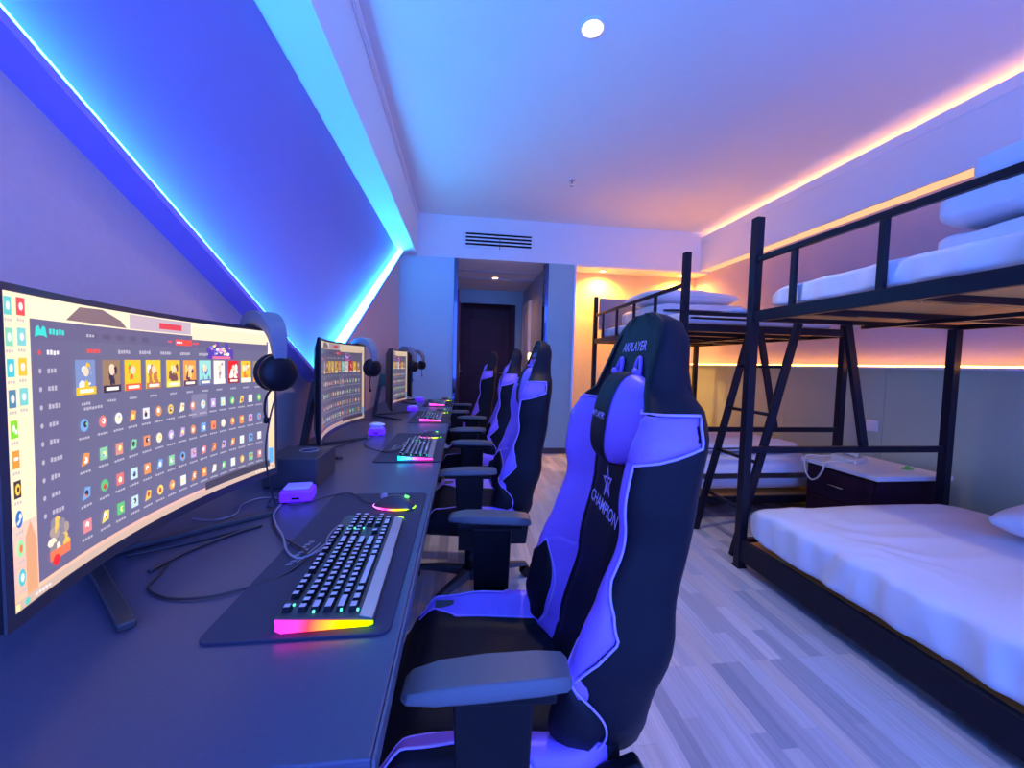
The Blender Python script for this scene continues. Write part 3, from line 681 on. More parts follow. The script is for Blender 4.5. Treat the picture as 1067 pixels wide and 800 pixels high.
def make_mouse():
    t = thing('computer_mouse', 'mouse', 'mouse')
    def S(u, v):
        a = 2*PI*v; x = -math.cos(PI*u); r = math.sin(PI*u)**.75
        w = .031+.003*math.cos(2*PI*u)*1
        h = .036*(1-.28*(x-.25)**2)
        y = w*r*math.cos(a); z = h*r*math.sin(a)
        return (x*.058, y, max(z, .0) if z > 0 else 0.0)
    MB().grid(S, 18, 24, cv=True).obj('body', M['plastic2'], t, smooth=True)
    ring = [(math.cos(a)*.0575, math.sin(a)*.0315, .0045) for a in [2*PI*k/36 for k in range(36)]]
    MB().tube(ring, .0024, 6, closed=True).obj('light_ring', M['mouseled'], t, smooth=True)
    MB().lathe([(.003, -.004), (.010, -.004), (.010, .004), (.003, .004)], (-.030, 0, .030), 14, 'y').obj('scroll_wheel', M['cableg'], t, smooth=True)
    MB().add([(.030, -.006, .0335), (.040, -.008, .0300), (.041, .004, .0300), (.036, .008, .032), (.030, .004, .0340)], [(0, 1, 2, 3, 4)]).add([(.026, .004, .0350), (.030, .006, .0342), (.028, .010, .034)], [(0, 1, 2)]).obj('glowing_emblem', M['greenled'], t)
    return t
ms = make_mouse(); ms.location = (-.178, 1.105, .7545); ms.rotation_euler = (0, 0, R(-12)); ms['label'] = 'black mouse with pink and green glowing rim on the nearest mat'; ms['group'] = 'mice on the mats'
for i, l in ((1, 'mouse lying at the far edge of the second mat'), (2, 'mouse lying at the far edge of the third mat'), (3, 'mouse at the far edge of the farthest mat')):
    dup(ms, (-.16, 1.10+OFF[i], .7545), R(-8), l, 'mice on the mats')
def make_cube():
    t = thing('desk_hub', 'hub', 'desk hub')
    MB().box(-.042, .042, -.033, .033, .003, .036).obj('base', M['violetled'], t, bevel=.006)
    MB().box(-.034, .034, -.026, .026, .0362, .045).obj('lid', mat('clear_violet_lid', (.35, .35, .95), .08, trans=.35, emit=(.08, .08, .9), es=.35), t, bevel=.005)
    f = MB()
    for sx in (-1, 1):
        for sy in (-1, 1): f.box(sx*.03-.006, sx*.03+.006, sy*.022-.006, sy*.022+.006, 0, .003)
    f.obj('rubber_feet', M['plastic'], t)
    g = MB(); g.box(-.010, .010, -.034, -.0325, .012, .018); g.box(.0405, .0415, -.012, .012, .010, .018); g.obj('socket', M['plastic'], t)
    return t
cb = make_cube(); cb.location = (-.462, 1.192, .7502); cb.rotation_euler = (0, 0, R(8)); cb['label'] = 'violet glowing block at the far foot of the nearest monitor'; cb['group'] = 'glowing blocks on the desk'
dup(cb, (-.455, 2.22, .7502), R(5), 'violet glowing block under the corner of the second monitor', 'glowing blocks on the desk')
dup(cb, (-.395, 3.30, .7502), R(5), 'violet glowing block beside the third monitor', 'glowing blocks on the desk')
dup(cb, (-.42, 4.10, .7502), R(5), 'violet glowing block under the farthest headset', 'glowing blocks on the desk')
# white mouse parked on the second block, cables by the second monitor
t = thing('adapter_puck', 'clear white adapter lying on the glowing block of the second monitor', 'adapter', (-.455, 2.22, .7956))
MB().grid(lambda u, v: (.045*math.sin(PI*u)*math.cos(2*PI*v), .03*math.sin(PI*u)*math.sin(2*PI*v), .012-.012*math.cos(PI*u)), 8, 16, cv=True).obj('shell', mat('white_clear_plastic', (.7, .75, .95), .15), t, smooth=True)
MB().tube([(.028*math.cos(a), .018*math.sin(a), .0215) for a in [2*PI*k/16 for k in range(16)]], .002, 5, closed=True).obj('rim_ring', M['silver'], t, smooth=True)
cable('usb_cable', [(-.60, 1.86, dz), (-.57, 1.90, dz), (-.53, 2.02, dz), (-.50, 2.16, dz)], .0025, M['cable'], 'black cable lying under the second monitor')
cable('keyboard_cable', [(-.262, 1.80, .764), (-.30, 1.76, .760), (-.36, 1.80, .7565), (-.45, 1.93, dz), (-.47, 2.05, dz), (-.46, 2.16, dz)], .0022, M['cable'], 'thin cable from the second keyboard to its glowing block')
# plain dark desk box with round hole
bx = thing('desk_box', 'dark blue black box with a round hole on top standing behind the nearest monitor', 'desk_box', (-.532, 1.395, .7502))
MB().box(-.083, .083, -.095, .095, .0, .095).obj('cabinet', M['plastic2'], bx, bevel=.006)
MB().tube([(.02+.029*math.cos(2*PI*k/24), .02+.029*math.sin(2*PI*k/24), .096) for k in range(24)], .002, 6, closed=True).obj('port_rim', M['cableg'], bx, smooth=True)
MB().lathe([(.0275, .0951), (.0275, .0956)], (.02, .02, 0), 24).obj('port_hole', M['pad'], bx, smooth=True)

# ------------------------------------------------------------------ gaming chair
FX = [(.44, .150), (.50, .172), (.70, .222), (.90, .258), (1.10, .285), (1.275, .312)]
HW = [(.44, .19), (.47, .215), (.55, .238), (.65, .250), (.76, .245), (.85, .246), (.95, .257), (1.03, .262), (1.075, .245), (1.11, .185), (1.15, .163), (1.21, .146), (1.245, .122), (1.265, .090), (1.275, .052)]
PR = [(.44, .045), (.55, .072), (.66, .082), (.76, .055), (.85, .046), (.95, .058), (1.02, .060), (1.07, .045), (1.12, .020), (1.20, .010), (1.275, .0)]
TH = [(.44, .125), (.60, .110), (.90, .092), (1.10, .080), (1.20, .070), (1.25, .055), (1.275, .025)]
CI = [(.44, .10), (.65, .125), (.9, .13), (1.0, .125), (1.1, .11), (1.15, .11), (1.21, .10), (1.25, .075), (1.275, .03)]
SP = [0, .12, .22, .34, .46, .52, .58, .70, .80, .90, 1.0]
def back_half(z):
    f, w, p, d, c = (lerp_tab(T, z) for T in (FX, HW, PR, TH, CI))
    return [(f, 0), (f-.001, c*.6), (f-.004, c), (f-p*.62, c+(w-c)*.48), (f-p, w-.028), (f-p*.95, w-.010), (f-p*.62, w), (f+d*.15, w+.002), (f+d*.70, w-.012), (f+d*.97, w*.72), (f+d, 0)]
_bc = {}
def back_pt(z, s, off=0.):
    """s in -1..1: 0 = front centre line, sign picks the side, 1 = rear centre line"""
    key = round(z, 4)
    if key not in _bc: _bc[key] = back_half(z)
    H = _bc[key]; a = min(abs(s), .99999); sg = 1 if s >= 0 else -1
    for i in range(len(SP)-1):
        if a <= SP[i+1]:
            t = (a-SP[i])/(SP[i+1]-SP[i]); break
    g = lambda j: Vector(H[j]) if 0 <= j < len(H) else (Vector((H[-j][0], -H[-j][1])) if j < 0 else Vector((H[2*len(H)-2-j][0], -H[2*len(H)-2-j][1])))
    p0, p1, p2, p3 = g(i-1), g(i), g(i+1), g(i+2)
    q = .5*(2*p1+(p2-p0)*t+(2*p0-5*p1+4*p2-p3)*t*t+(-p0+3*p1-3*p2+p3)*t**3)
    v = Vector((q.x, sg*q.y, z))
    if off:
        e = .004
        hi = z > 1.268
        du = back_pt(z, s+e)-back_pt(z, s-e); dv = (v-back_pt(z-.004, s)) if hi else (back_pt(z+.004, s)-v)
        n = dv.cross(du)
        if n.length > 1e-12:
            n.normalize(); v = v+n*off
    return v
def patch(fn, z0, z1, s0, s1, off, nu=26, nv=10, th=.003):
    """closed thin pad lying on a surface fn(z, s, off) between s0(z) and s1(z)"""
    b = MB(); T = []
    for i in range(nu+1):
        z = z0+(z1-z0)*i/nu; a, c = s0(z), s1(z)
        T.append([(z, a+(c-a)*j/nv) for j in range(nv+1)])
    top = []
    for i in range(nu+1):
        for j in range(nv+1):
            e = min(i, nu-i, j, nv-j); k = 0 if e == 0 else 1
            top.append(fn(T[i][j][0], T[i][j][1], off if k else -.001))
    V = nv+1
    b.add(top, [(i*V+j, (i+1)*V+j, (i+1)*V+j+1, i*V+j+1) for i in range(nu) for j in range(nv)])
    return b
def make_chair():
    t = thing('gaming_chair', 'chair', 'chair')
    # backrest shell
    zs = [.44, .45, .47]+[.50+.0225*k for k in range(33)]+[1.235, 1.25, 1.26, 1.268, 1.273, 1.275]
    zs = sorted(set(round(z, 4) for z in zs)); nS = 72
    b = MB(); n = len(zs)
    vs = [back_pt(z, -1+2*j/nS) for z in zs for j in range(nS)]
    fs = [(i*nS+j, i*nS+(j+1) % nS, (i+1)*nS+(j+1) % nS, (i+1)*nS+j) for i in range(n-1) for j in range(nS)]
    fs += [tuple(range(nS-1, -1, -1)), tuple((n-1)*nS+j for j in range(nS))]
    b.add(vs, fs); back = b.obj('backrest', M['leather'], t, smooth=True)
    # centre panel
    patch(back_pt, .47, 1.03, lambda z: -.19, lambda z: .19, .004).obj('centre_panel', M['weave'], back, smooth=True)
    for sg in (-1, 1):
        # violet wing panel: inner face plus front crest, wrapping outside at the shoulder and waist
        def so(z):
            if z > 1.030: return .76
            if z > 1.000: return .52+.24*((z-1.0)/.03)**.6
            if z > .80: return .52
            if z > .70: return .52+.11*(.80-z)/.10
            return .63-.14*(.70-z)/.10
        si = lambda z: .215
        f = (lambda q: (lambda z: sg*q(z)))
        pn = patch(back_pt, .600, 1.078, f(si), f(so), .0045, 60, 12).obj('wing_panel', M['purple'], back, smooth=True)
        edge = [back_pt(.60+.478*i/60, sg*so(.60+.478*i/60), .004) for i in range(61)]
        edge += [back_pt(1.078, sg*s_, .004) for s_ in (.6, .45, .3, .215)]
        MB().tube(edge, .0026, 6).obj('piping', M['piping'], pn, smooth=True)
        # hip bolster: violet rim with black lobe
        li = lambda z: .23+.03*abs((z-.56)/.12)**2
        lo = lambda z: .62-.12*max(0, (z-.56)/.13)**1.5
        rim_ = patch(back_pt, .455, .700, f(lambda z: .215), f(lambda z: .60-.30*max(0, (z-.60)/.10)**1.5), .0065, 24, 10).obj('bolster_rim', M['purple'], back, smooth=True)
        def l0(z):
            k = (z-.465)/(.675-.465); return .40-.135*math.sin(PI*min(max(k*.8+.1, 0), 1))**.6*(1-k**4)
        def l1(z):
            k = (z-.465)/(.675-.465); return .40+.30*math.sin(PI*min(max(k*.75+.25, 0), 1))**.7*(1-k**3)
        lobe = patch(back_pt, .462, .672, f(l0), f(l1), .012, 24, 10).obj('hip_bolster', M['leather'], back, smooth=True)
        P = [back_pt(.462+.21*i/24, sg*l0(.462+.21*i/24), .007) for i in range(25)]+[back_pt(.672-.21*i/24, sg*l1(.672-.21*i/24), .007) for i in range(25)]
        MB().tube(P, .0022, 6, closed=True).obj('piping', M['piping'], lobe, smooth=True)
        # belt hole in the head section
        H = MB(); ring = []
        for k in range(24):
            a = 2*PI*k/24; y = sg*(.062+.016*math.cos(a)-.006*math.sin(a)); z = 1.138+.040*math.sin(a)
            ring.append(Vector((lerp_tab(FX, z)-.005, y, z)))
        H.tube(ring, .0048, 8, closed=True); H.obj('belt_hole_rim', M['purple'], back, smooth=True)
        ins = MB(); ins.add([p+Vector((.001, 0, 0)) for p in ring], [tuple(range(24))]); ins.obj('belt_hole', M['plastic'], back)
    def lettering(txt, size, z0, y0, off, name, m, fn=None, ys=1.):
        V_, F_ = text_verts(txt, size)
        vs = []
        for x, y, _ in V_:
            # reader faces +X: the text runs from +y to -y
            yy = y0-x*ys; zz = z0+y
            vs.append(fn(yy, zz) if fn else (lerp_tab(FX, zz)-off, yy, zz))
        return MB().add(vs, F_).obj(name, m, back)
    lettering('AKPLAYER', .030, 1.203, 0, .0035, 'logo_lettering', M['embro'])
    lettering('CHAMPION', .038, .838, 0, .0085, 'champion_lettering', M['embro'])
    # star outline with figure above CHAMPION
    st = MB(); c0 = (0, .895); ro, ri, w = .036, .0145, .006
    for k in range(10):
        def sp_(k, sc):
            r = (ro if k % 2 == 0 else ri)*sc; a = PI/2+.15+PI*k/5; return (c0[0]-r*math.cos(a), c0[1]+r*math.sin(a)*1.1)
        a, b_, c_, d_ = sp_(k, 1), sp_(k+1, 1), sp_(k+1, .62), sp_(k, .62)
        st.add([(lerp_tab(FX, z)-.0085, y, z) for y, z in (a, b_, c_, d_)], [(0, 1, 2, 3)])
    st.add([(lerp_tab(FX, z)-.0076, y, z) for y, z in ((.004, .910), (.012, .862), (.018, .858), (.004, .880), (-.010, .858), (-.006, .880))], [(0, 1, 2, 3, 4, 5)])
    st.obj('star_emblem', M['embro'], back)
    # ---- headrest pillow
    cz = 1.050; cxp = lerp_tab(FX, cz)-.024
    def pil(u, v, y0=-1, y1=1):
        y = y0+(y1-y0)*u; a = 2*PI*v
        prof = (1-abs(y)**2.4)**.62 if abs(y) < 1 else 0
        waist = 1-.05*math.exp(-(y/.35)**2)
        zz = .100*prof*waist; xx = .042*prof*(1-.10*math.exp(-(y/.3)**2))
        ca, sa = math.cos(a), math.sin(a)
        pz = math.copysign(abs(sa)**.75, sa)*zz; px = math.copysign(abs(ca)**.85, ca)*xx
        return (cxp+px+(pz)*.18+.030*(y*y), y*.160-.022, cz+pz)
    pw = MB().grid(lambda u, v: pil(u, v, -.999, .999), 40, 28, cv=True).obj('head_pillow', M['purple'], t, smooth=True)
    def band(u, v):
        p = Vector(pil(.335+.33*u, v, -.999, .999)); c = Vector((cxp, p.y, cz)); d = p-c; return c+d*(1+.003/d.length)
    MB().grid(band, 14, 28, cv=True).obj('pillow_band', M['leather'], pw, smooth=True)
    V_, F_ = text_verts('AKPLAYER', .019)
    def on_band(yy, zz):
        best = None
        for v in range(120):
            p = band(((yy+.022)/.160/.999*.5+.5-.335)/.33, v/120)
            if p.x < cxp and (best is None or abs(p.z-zz) < abs(best.z-zz)): best = p
        return (best.x-.0022, yy, zz)
    MB().add([on_band(-x-.022, cz+.004+y) for x, y, _ in V_], F_).obj('pillow_lettering', M['embro'], pw)
    for sg in (-1, 1):
        MB().tube(smooth_pts([(cxp+.02, sg*.085, cz+.06), (cxp+.035, sg*.080, 1.125), (lerp_tab(FX, 1.14)-.012, sg*.070, 1.150), (lerp_tab(FX, 1.13)+.010, sg*.062, 1.125)]), .007, 8).obj('pillow_strap', M['purple'], pw, smooth=True)
    # ---- seat
    CX = [(-.235, .0), (-.20, .6), (-.15, 1), (.10, 1), (.20, .9)]
    def seat_half(x):
        k = lerp_tab([(-.24, .0), (-.21, .55), (-.16, 1.), (.22, 1.)], x); rise = lerp_tab([(-.24, .0), (-.15, .030), (-.02, .044), (.20, .050)], x)
        w = lerp_tab([(-.24, .215), (-.18, .238), (-.05, .252), (.12, .252), (.22, .225)], x); zt = .452+.012*k+lerp_tab([(-.1, 0), (.2, -.012)], x); zb = .372
        zt = zb+(zt-zb)*(.25+.75*k) if k < 1 else zt
        return [(0, zt), (.09, zt), (.150, zt+.001), (.185, zt+rise*.55), (.215, zt+rise), (w-.012, zt+rise*.9), (w, zt+rise*.35), (w+.004, (zt+zb)/2), (w-.008, zb+.012), (w-.05, zb), (0, zb)]
    _sc = {}
    def seat_pt(x, s, off=0.):
        key = round(x, 4)
        if key not in _sc: _sc[key] = seat_half(x)
        H = _sc[key]; a = min(abs(s), .99999); sg = 1 if s >= 0 else -1; i = int(a*10); t_ = a*10-i
        g = lambda j: Vector(H[j]) if 0 <= j < 11 else (Vector((-H[-j][0], H[-j][1])) if j < 0 else Vector((-H[20-j][0], H[20-j][1])))
        p0, p1, p2, p3 = g(i-1), g(i), g(i+1), g(i+2)
        q = .5*(2*p1+(p2-p0)*t_+(2*p0-5*p1+4*p2-p3)*t_*t_+(-p0+3*p1-3*p2+p3)*t_**3)
        v = Vector((x, sg*q.x, q.y))
        if off:
            d = Vector((0, v.y-sg*.12*(a > .25), v.z-.41)); d.normalize(); v = v+d*off
        return v
    xs = [-.24, -.236, -.228, -.215, -.20]+[-.18+.02*k for k in range(21)]; n = len(xs)
    sb = MB(); vs = [seat_pt(x, -1+2*j/nS) for x in xs for j in range(nS)]
    fs = [(i*nS+j, i*nS+(j+1) % nS, (i+1)*nS+(j+1) % nS, (i+1)*nS+j) for i in range(n-1) for j in range(nS)]+[tuple(range(nS-1, -1, -1)), tuple((n-1)*nS+j for j in range(nS))]
    seat = sb.add(vs, fs).obj('seat', M['leather'], t, smooth=True)
    for sg in (-1, 1):
        f = lambda q: (lambda x: sg*q(x))
        o1 = lambda x: .42 if x < .03 else .42+.25*min(1, (x-.03)/.05)
        pn = patch(seat_pt, -.205, .20, f(lambda x: .245+.10*max(0, (-.10-x)/.10)), f(o1), .004, 40, 10).obj('seat_side_panel', M['purple'], seat, smooth=True)
        MB().tube([seat_pt(-.205+.405*i/40, sg*o1(-.205+.405*i/40), .003) for i in range(41)], .0024, 6).tube([seat_pt(-.205+.405*i/40, sg*(.245+.10*max(0, (-.10-(-.205+.405*i/40))/.10)), .003) for i in range(41)], .002, 6).obj('piping', M['piping'], pn, smooth=True)
    tg = MB(); a = seat_pt(-.16, .30, .0055); tg.add([a, a+Vector((.05, 0, 0)), a+Vector((.05, .016, .012)), a+Vector((0, .016, .012))], [(0, 1, 2, 3)]); tg.obj('seat_tag', M['plastic2'], seat)
    # ---- armrests
    for sg in (-1, 1):
        ar = MB(); yc = sg*.304
        secs = [(-.140, .018, .688), (-.130, .029, .696), (-.088, .036, .703), (-.02, .038, .706), (.06, .037, .705), (.100, .034, .701), (.109, .026, .694)]
        vs = []
        for x, hwid, zt in secs:
            yo = yc+sg*(-.02)*(x)/.13*.6
            for dy, zz in ((-1, .682), (-1.02, .688), (-.80, zt), (.80, zt), (1.02, .688), (1, .682)): vs.append((x, yo+dy*hwid, zz))
        n = len(secs); m = 6
        fs = [(i*m+j, (i+1)*m+j, (i+1)*m+(j+1) % m, i*m+(j+1) % m) for i in range(n-1) for j in range(m)]+[tuple(range(m)), tuple((n-1)*m+j for j in range(m-1, -1, -1))]
        arm = ar.add(vs, fs).obj('arm_pad', M['armpad'], t, bevel=.004)
        MB().box(-.110, .085, yc-.024, yc+.024, .664, .681).obj('arm_plate', M['plastic'], arm, bevel=.004)
        po = MB(); po.add([(-.055, yc-.017, .42), (.045, yc-.017, .42), (.052, yc-.017, .664), (-.068, yc-.017, .664), (-.055, yc+.017, .42), (.045, yc+.017, .42), (.052, yc+.017, .664), (-.068, yc+.017, .664)],
               [(0, 1, 2, 3), (7, 6, 5, 4), (0, 4, 5, 1), (1, 5, 6, 2), (2, 6, 7, 3), (3, 7, 4, 0)])
        po.obj('arm_post', M['plastic'], t, bevel=.006)
        MB().add([(-.05, sg*.10, .345), (.04, sg*.10, .345), (.04, sg*.322, .352), (-.05, sg*.322, .352), (-.05, sg*.10, .370), (.04, sg*.10, .370), (.04, sg*.286, .372), (-.05, sg*.286, .372), (.04, sg*.322, .43), (-.05, sg*.322, .43), (.04, sg*.286, .43), (-.05, sg*.286, .43)],
                 [(0, 1, 2, 3), (4, 7, 6, 5), (0, 4, 5, 1), (0, 3, 7, 4), (1, 5, 6, 2), (3, 2, 8, 9), (7, 11, 10, 6), (9, 8, 10, 11), (2, 6, 10, 8), (3, 9, 11, 7)]).obj('arm_bracket', M['plastic'], t)
        # recline hinge cover
        MB().add([(.12, sg*.235, .35), (.25, sg*.235, .35), (.262, sg*.235, .46), (.24, sg*.235, .50), (.14, sg*.235, .46), (.12, sg*.266, .35), (.25, sg*.266, .35), (.262, sg*.266, .46), (.24, sg*.266, .50), (.14, sg*.266, .46)],
                 [(0, 1, 2, 3, 4), (9, 8, 7, 6, 5)]+[(i, 5+i, 5+(i+1) % 5, (i+1) % 5) for i in range(5)]).obj('hinge_cover', M['plastic'], t, bevel=.008)
    MB().box(-.12, .14, -.10, .10, .325, .371).obj('tilt_mechanism', M['plastic'], t, bevel=.008)
    MB().lathe([(.032, .10), (.032, .20), (.022, .205), (.022, .33)], n=20).obj('gas_lift', M['plastic'], t, smooth=True)
    # ---- five star base
    bs = MB().lathe([(.045, .065), (.052, .075), (.045, .115), (.035, .12)], n=20).obj('hub', M['plastic'], t, smooth=True)
    for k in range(5):
        a = 2*PI*k/5+.35; d = Vector((math.cos(a), math.sin(a), 0))
        p = [d*.03+Vector((0, 0, .095)), d*.18+Vector((0, 0, .088)), d*.315+Vector((0, 0, .072))]
        lg = MB(); pr = Vector((-d.y, d.x, 0)); vs = []
        for q, w_, h_ in zip(p, (.030, .024, .018), (.020, .015, .010)):
            vs += [q-pr*w_-Vector((0, 0, h_)), q+pr*w_-Vector((0, 0, h_)), q+pr*w_*.6+Vector((0, 0, h_)), q-pr*w_*.6+Vector((0, 0, h_))]
        fs = [(i*4+j, (i+1)*4+j, (i+1)*4+(j+1) % 4, i*4+(j+1) % 4) for i in range(2) for j in range(4)]+[(0, 1, 2, 3), (11, 10, 9, 8)]
        leg = lg.add(vs, fs).obj('base_leg', M['plastic2'], t, bevel=.004)
        c = d*.315; cs = MB()
        for s_ in (-1, 1):
            o = c+pr*s_*.014
            ring = []
            for j in range(18):
                b_ = 2*PI*j/18; ring.append(o+d*.0285*math.cos(b_)+Vector((0, 0, .0295+.0285*math.sin(b_))))
            vs = [r_-pr*.008 for r_ in ring]+[r_+pr*.008 for r_ in ring]
            cs.add(vs, [tuple(range(17, -1, -1)), tuple(range(18, 36))]+[(j, (j+1) % 18, 18+(j+1) % 18, 18+j) for j in range(18)])
        cs.tube([c+Vector((0, 0, .0295)), c+Vector((0, 0, .07))], .008, 8)
        cs.obj('caster', M['plastic'], leg)
    return t
ch = make_chair(); ch.location = (.085, .870, 0); ch.rotation_euler = (0, 0, R(-4))
ch['label'] = 'violet and black gaming chair nearest the camera, CHAMPION and a star on its backrest'; ch['group'] = 'gaming chairs along the desk'
dup(ch, (.065, 1.99, 0), R(-3), 'violet and black gaming chair directly behind the nearest one', 'gaming chairs along the desk')
dup(ch, (.085, 3.05, 0), R(-4), 'third gaming chair down the row, mostly hidden by the second', 'gaming chairs along the desk')
dup(ch, (-.01, 4.05, 0), R(-4), 'farthest gaming chair, pushed in closest to the desk before the dark door', 'gaming chairs along the desk')

# ------------------------------------------------------------------ bunk beds
def soft_box(x0, x1, y0, y1, z0, z1, r, m, name, parent=None, wr=.007, seed=0, nx=60, ny=150, folds=.013):
    """sheeted mattress: rounded box whose skin is wrinkled"""
    rnd = random.Random(seed); ph = [rnd.uniform(0, 6) for _ in range(8)]
    b = MB(); cx, cy, cz = (x0+x1)/2, (y0+y1)/2, (z0+z1)/2; hx, hy, hz = (x1-x0)/2, (y1-y0)/2, (z1-z0)/2
    def pt(u, v):
        # u round the section in the x-z plane, v along y
        a = 2*PI*u; e = .28
        def q(c): return math.copysign(abs(c)**e, c)
        w = abs(2*v-1); endk = (1-w**14)**.5 if w < 1 else 0
        yy = cy+hy*math.copysign(w, 2*v-1)
        X = cx+hx*q(math.cos(a))*(1-(1-endk)*r/hx*1.4); Z = cz+hz*q(math.sin(a))*(endk*.85+.15 if w < 1 else .15)
        top = max(0, math.sin(a)); side = max(0, abs(math.cos(a))-.55)
        d = wr*(math.sin(9*yy+ph[0]+3*math.sin(2.3*X+ph[1]))*.5+math.sin(17*X+7*yy+ph[2])*.3+math.sin(31*yy-11*X+ph[3])*.2)
        from mathutils import noise
        e1 = noise.noise(Vector((X*3.1+seed, yy*2.2, Z*3)))
        cr_ = 1-abs(noise.noise(Vector((X*5+seed+e1*1.5, yy*4+e1*2, Z*4))))*2.2
        sd = abs(math.cos(a))**3
        rd = 1-abs(noise.noise(Vector((seed*2.1+Z*2+e1, yy*11+e1*2+Z*7, 3.3))))*2
        d += .010*(cr_-.5)*(.35+.65*abs(X-cx)/hx)
        Z += d*top*endk
        X += math.copysign(1, math.cos(a))*sd*.016*(rd-.5)*endk*(.3+.7*(1-abs(Z-cz)/hz))
        X += math.copysign(1, math.cos(a))*side*folds*(math.sin(26*yy+ph[4]+6*Z)+.6*math.sin(47*yy+ph[5]-9*Z))*endk
        return (X, yy, Z)
    vs = []; V = ny+1
    o = b.grid(pt, nx*2, ny, cu=True)
    return b.obj(name, m, parent, smooth=True)
def make_bunk():
    """local: foot posts at y=0, head posts at y=-2; aisle side x=0, wall side x=1.36"""
    t = thing('bunk_bed', 'bunk', 'bunk bed')
    Wb, Lb = 1.36, 2.0
    for x in (0, Wb):
        for y in (0, -Lb):
            z1 = 2.01 if (x == 0) else 1.90
            MB().box(x-.024, x+.024, y-.024, y+.024, 0, z1).obj('post', M['steel'], t, bevel=.003)
            MB().box(x-.028, x+.028, y-.028, y+.028, .0, .012).obj('rubber_foot', M['plastic'], kids(t)[-1])
    ya, yb = -.024, -Lb+.024
    for z0, z1, nm in ((.050, .170, 'lower'), (1.428, 1.488, 'upper')):
        for x in (0, Wb):
            MB().box(x-.016, x+.016, yb, ya, z0, z1).obj(nm+'_side_rail', M['steel'], t, bevel=.003)
        for y in (0, -Lb):
            MB().box(.024, Wb-.024, y-.016, y+.016, z1-.055, z1).obj(nm+'_end_rail', M['steel'], t, bevel=.003)
        for k in range(4):
            yy = -.35-.44*k
            MB().box(.016, Wb-.016, yy-.02, yy+.02, z1-.060, z1-.031).obj('cross_bar', M['steel'], t)
        MB().box(Wb/2-.018, Wb/2+.018, yb+.01, ya-.01, z1-.080, z1-.061).obj('centre_bar', M['steel'], t)
        MB().box(.018, Wb-.018, yb, ya, z1-.030, z1-.018).obj('bed_board', M['ply'], t)
    # guard rail on the aisle side
    MB().box(-.012, .012, yb, ya, 1.762, 1.792).obj('guard_rail', M['steel'], t, bevel=.003)
    for k in range(4):
        yy = -.265-.425*k
        MB().box(-.011, .011, yy-.014, yy+.014, 1.488, 1.762).obj('guard_post', M['steel'], t, bevel=.002)
    for y in (0, -Lb):
        MB().box(.024, Wb-.024, y-.014, y+.014, .675, .712).obj('lower_end_guard', M['steel'], t, bevel=.002)
    MB().beam((.610, 0, 1.432), (.775, 0, .71), .026, .045).obj('end_brace', M['steel'], t, bevel=.002)
    return t
BX, BY = 1.64, 2.08
b1 = make_bunk(); b1.location = (BX, BY, 0); b1['label'] = 'black steel bunk bed nearest the camera on the right'; b1['group'] = 'bunk beds along the right wall'
b2 = dup(b1, (BX, 4.79, 0), 0, 'black steel bunk bed standing farther away by the tan wall', 'bunk beds along the right wall')
# on the far bed the foot end faces the camera: the brace stands at its near end
for c in kids(b2):
    if c.name.startswith('end_brace'): c.location = (.02, -2.0, 0)
MB().box(.024, 1.336, -2.011, -1.989, 1.555, 1.583).obj('end_guard', M['steel'], b2, bevel=.002)
hp = MB().box(.03, 1.33, -.030, -.018, 1.60, 1.99).obj('headboard', M['headpanel'], b2, bevel=.003)

def mattress(x0, x1, y0, y1, z0, z1, label, seed, group):
    t = thing('mattress', label, 'mattress', ((x0+x1)/2, (y0+y1)/2, z0), 0, group)
    hx, hy, h = (x1-x0)/2, (y1-y0)/2, z1-z0
    soft_box(-hx, hx, -hy, hy, 0, h, .04, M['sheet'], 'sheet_cover', t, seed=seed)
    return t
mattress(BX-.014, BX+1.33, BY-1.97, BY-.030, .171, .405, 'wide white sheeted mattress on the lower bunk nearest the camera', 3, 'mattresses')
mattress(BX+.022, BX+1.33, BY-1.97, BY-.05, 1.481, 1.615, 'white mattress on the upper bunk nearest the camera', 5, 'mattresses')
mattress(BX-.010, BX+1.33, 2.83, 4.75, .171, .46, 'white mattress on the lower level of the far bunk bed', 7, 'mattresses')
mattress(BX+.022, BX+1.33, 2.84, 4.74, 1.481, 1.60, 'white mattress on the upper level of the far bunk bed', 9, 'mattresses')
def pillow(loc, size, rz, label, seed, tilt=0, m='pillow', name='pillow', cat='pillow', group=None, flat=1.):
    rnd = random.Random(seed); ph = [rnd.uniform(0, 6) for _ in range(6)]
    t = thing(name, label, cat, loc, R(rz), group)
    L_, W_, H_ = size
    def fn(top):
        def f(u, v):
            x = 2*u-1; y = 2*v-1
            k = max(0, (1-abs(x)**3.2))*max(0, (1-abs(y)**3.2)); k = k**.42
            pinch = 1-.06*(1-abs(x)**2)*(abs(y) > .9)-.06*(1-abs(y)**2)*(abs(x) > .9)
            w = .06*(math.sin(7*x+ph[0]+2*y)+math.sin(9*y+ph[1]-3*x)+.5*math.sin(17*x*y+ph[2]))*k*k
            z = (H_/2)*(k*(1+w)) if top else -(H_/2)*k*flat
            return (x*L_/2*(1-.04*y*y), y*W_/2*(1-.04*x*x), z+H_/2+(0 if not tilt else x*math.tan(R(tilt))*L_/2))
        return f
    b = MB().grid(fn(True), 28, 28).grid(fn(False), 28, 28); b.obj('cover', M[m], t, smooth=True)
    # stitched seam along the rim
    P = []
    for k in range(64):
        a = 2*PI*k/64; c, s_ = math.cos(a), math.sin(a); q = lambda w: math.copysign(abs(w)**.35, w)
        x, y = q(c), q(s_); P.append((x*L_/2*(1-.04*y*y), y*W_/2*(1-.04*x*x), H_/2+(0 if not tilt else x*math.tan(R(tilt))*L_/2)))
    MB().tube(P, .0035, 5, closed=True).obj('seam', M[m], t, smooth=True)
    return t
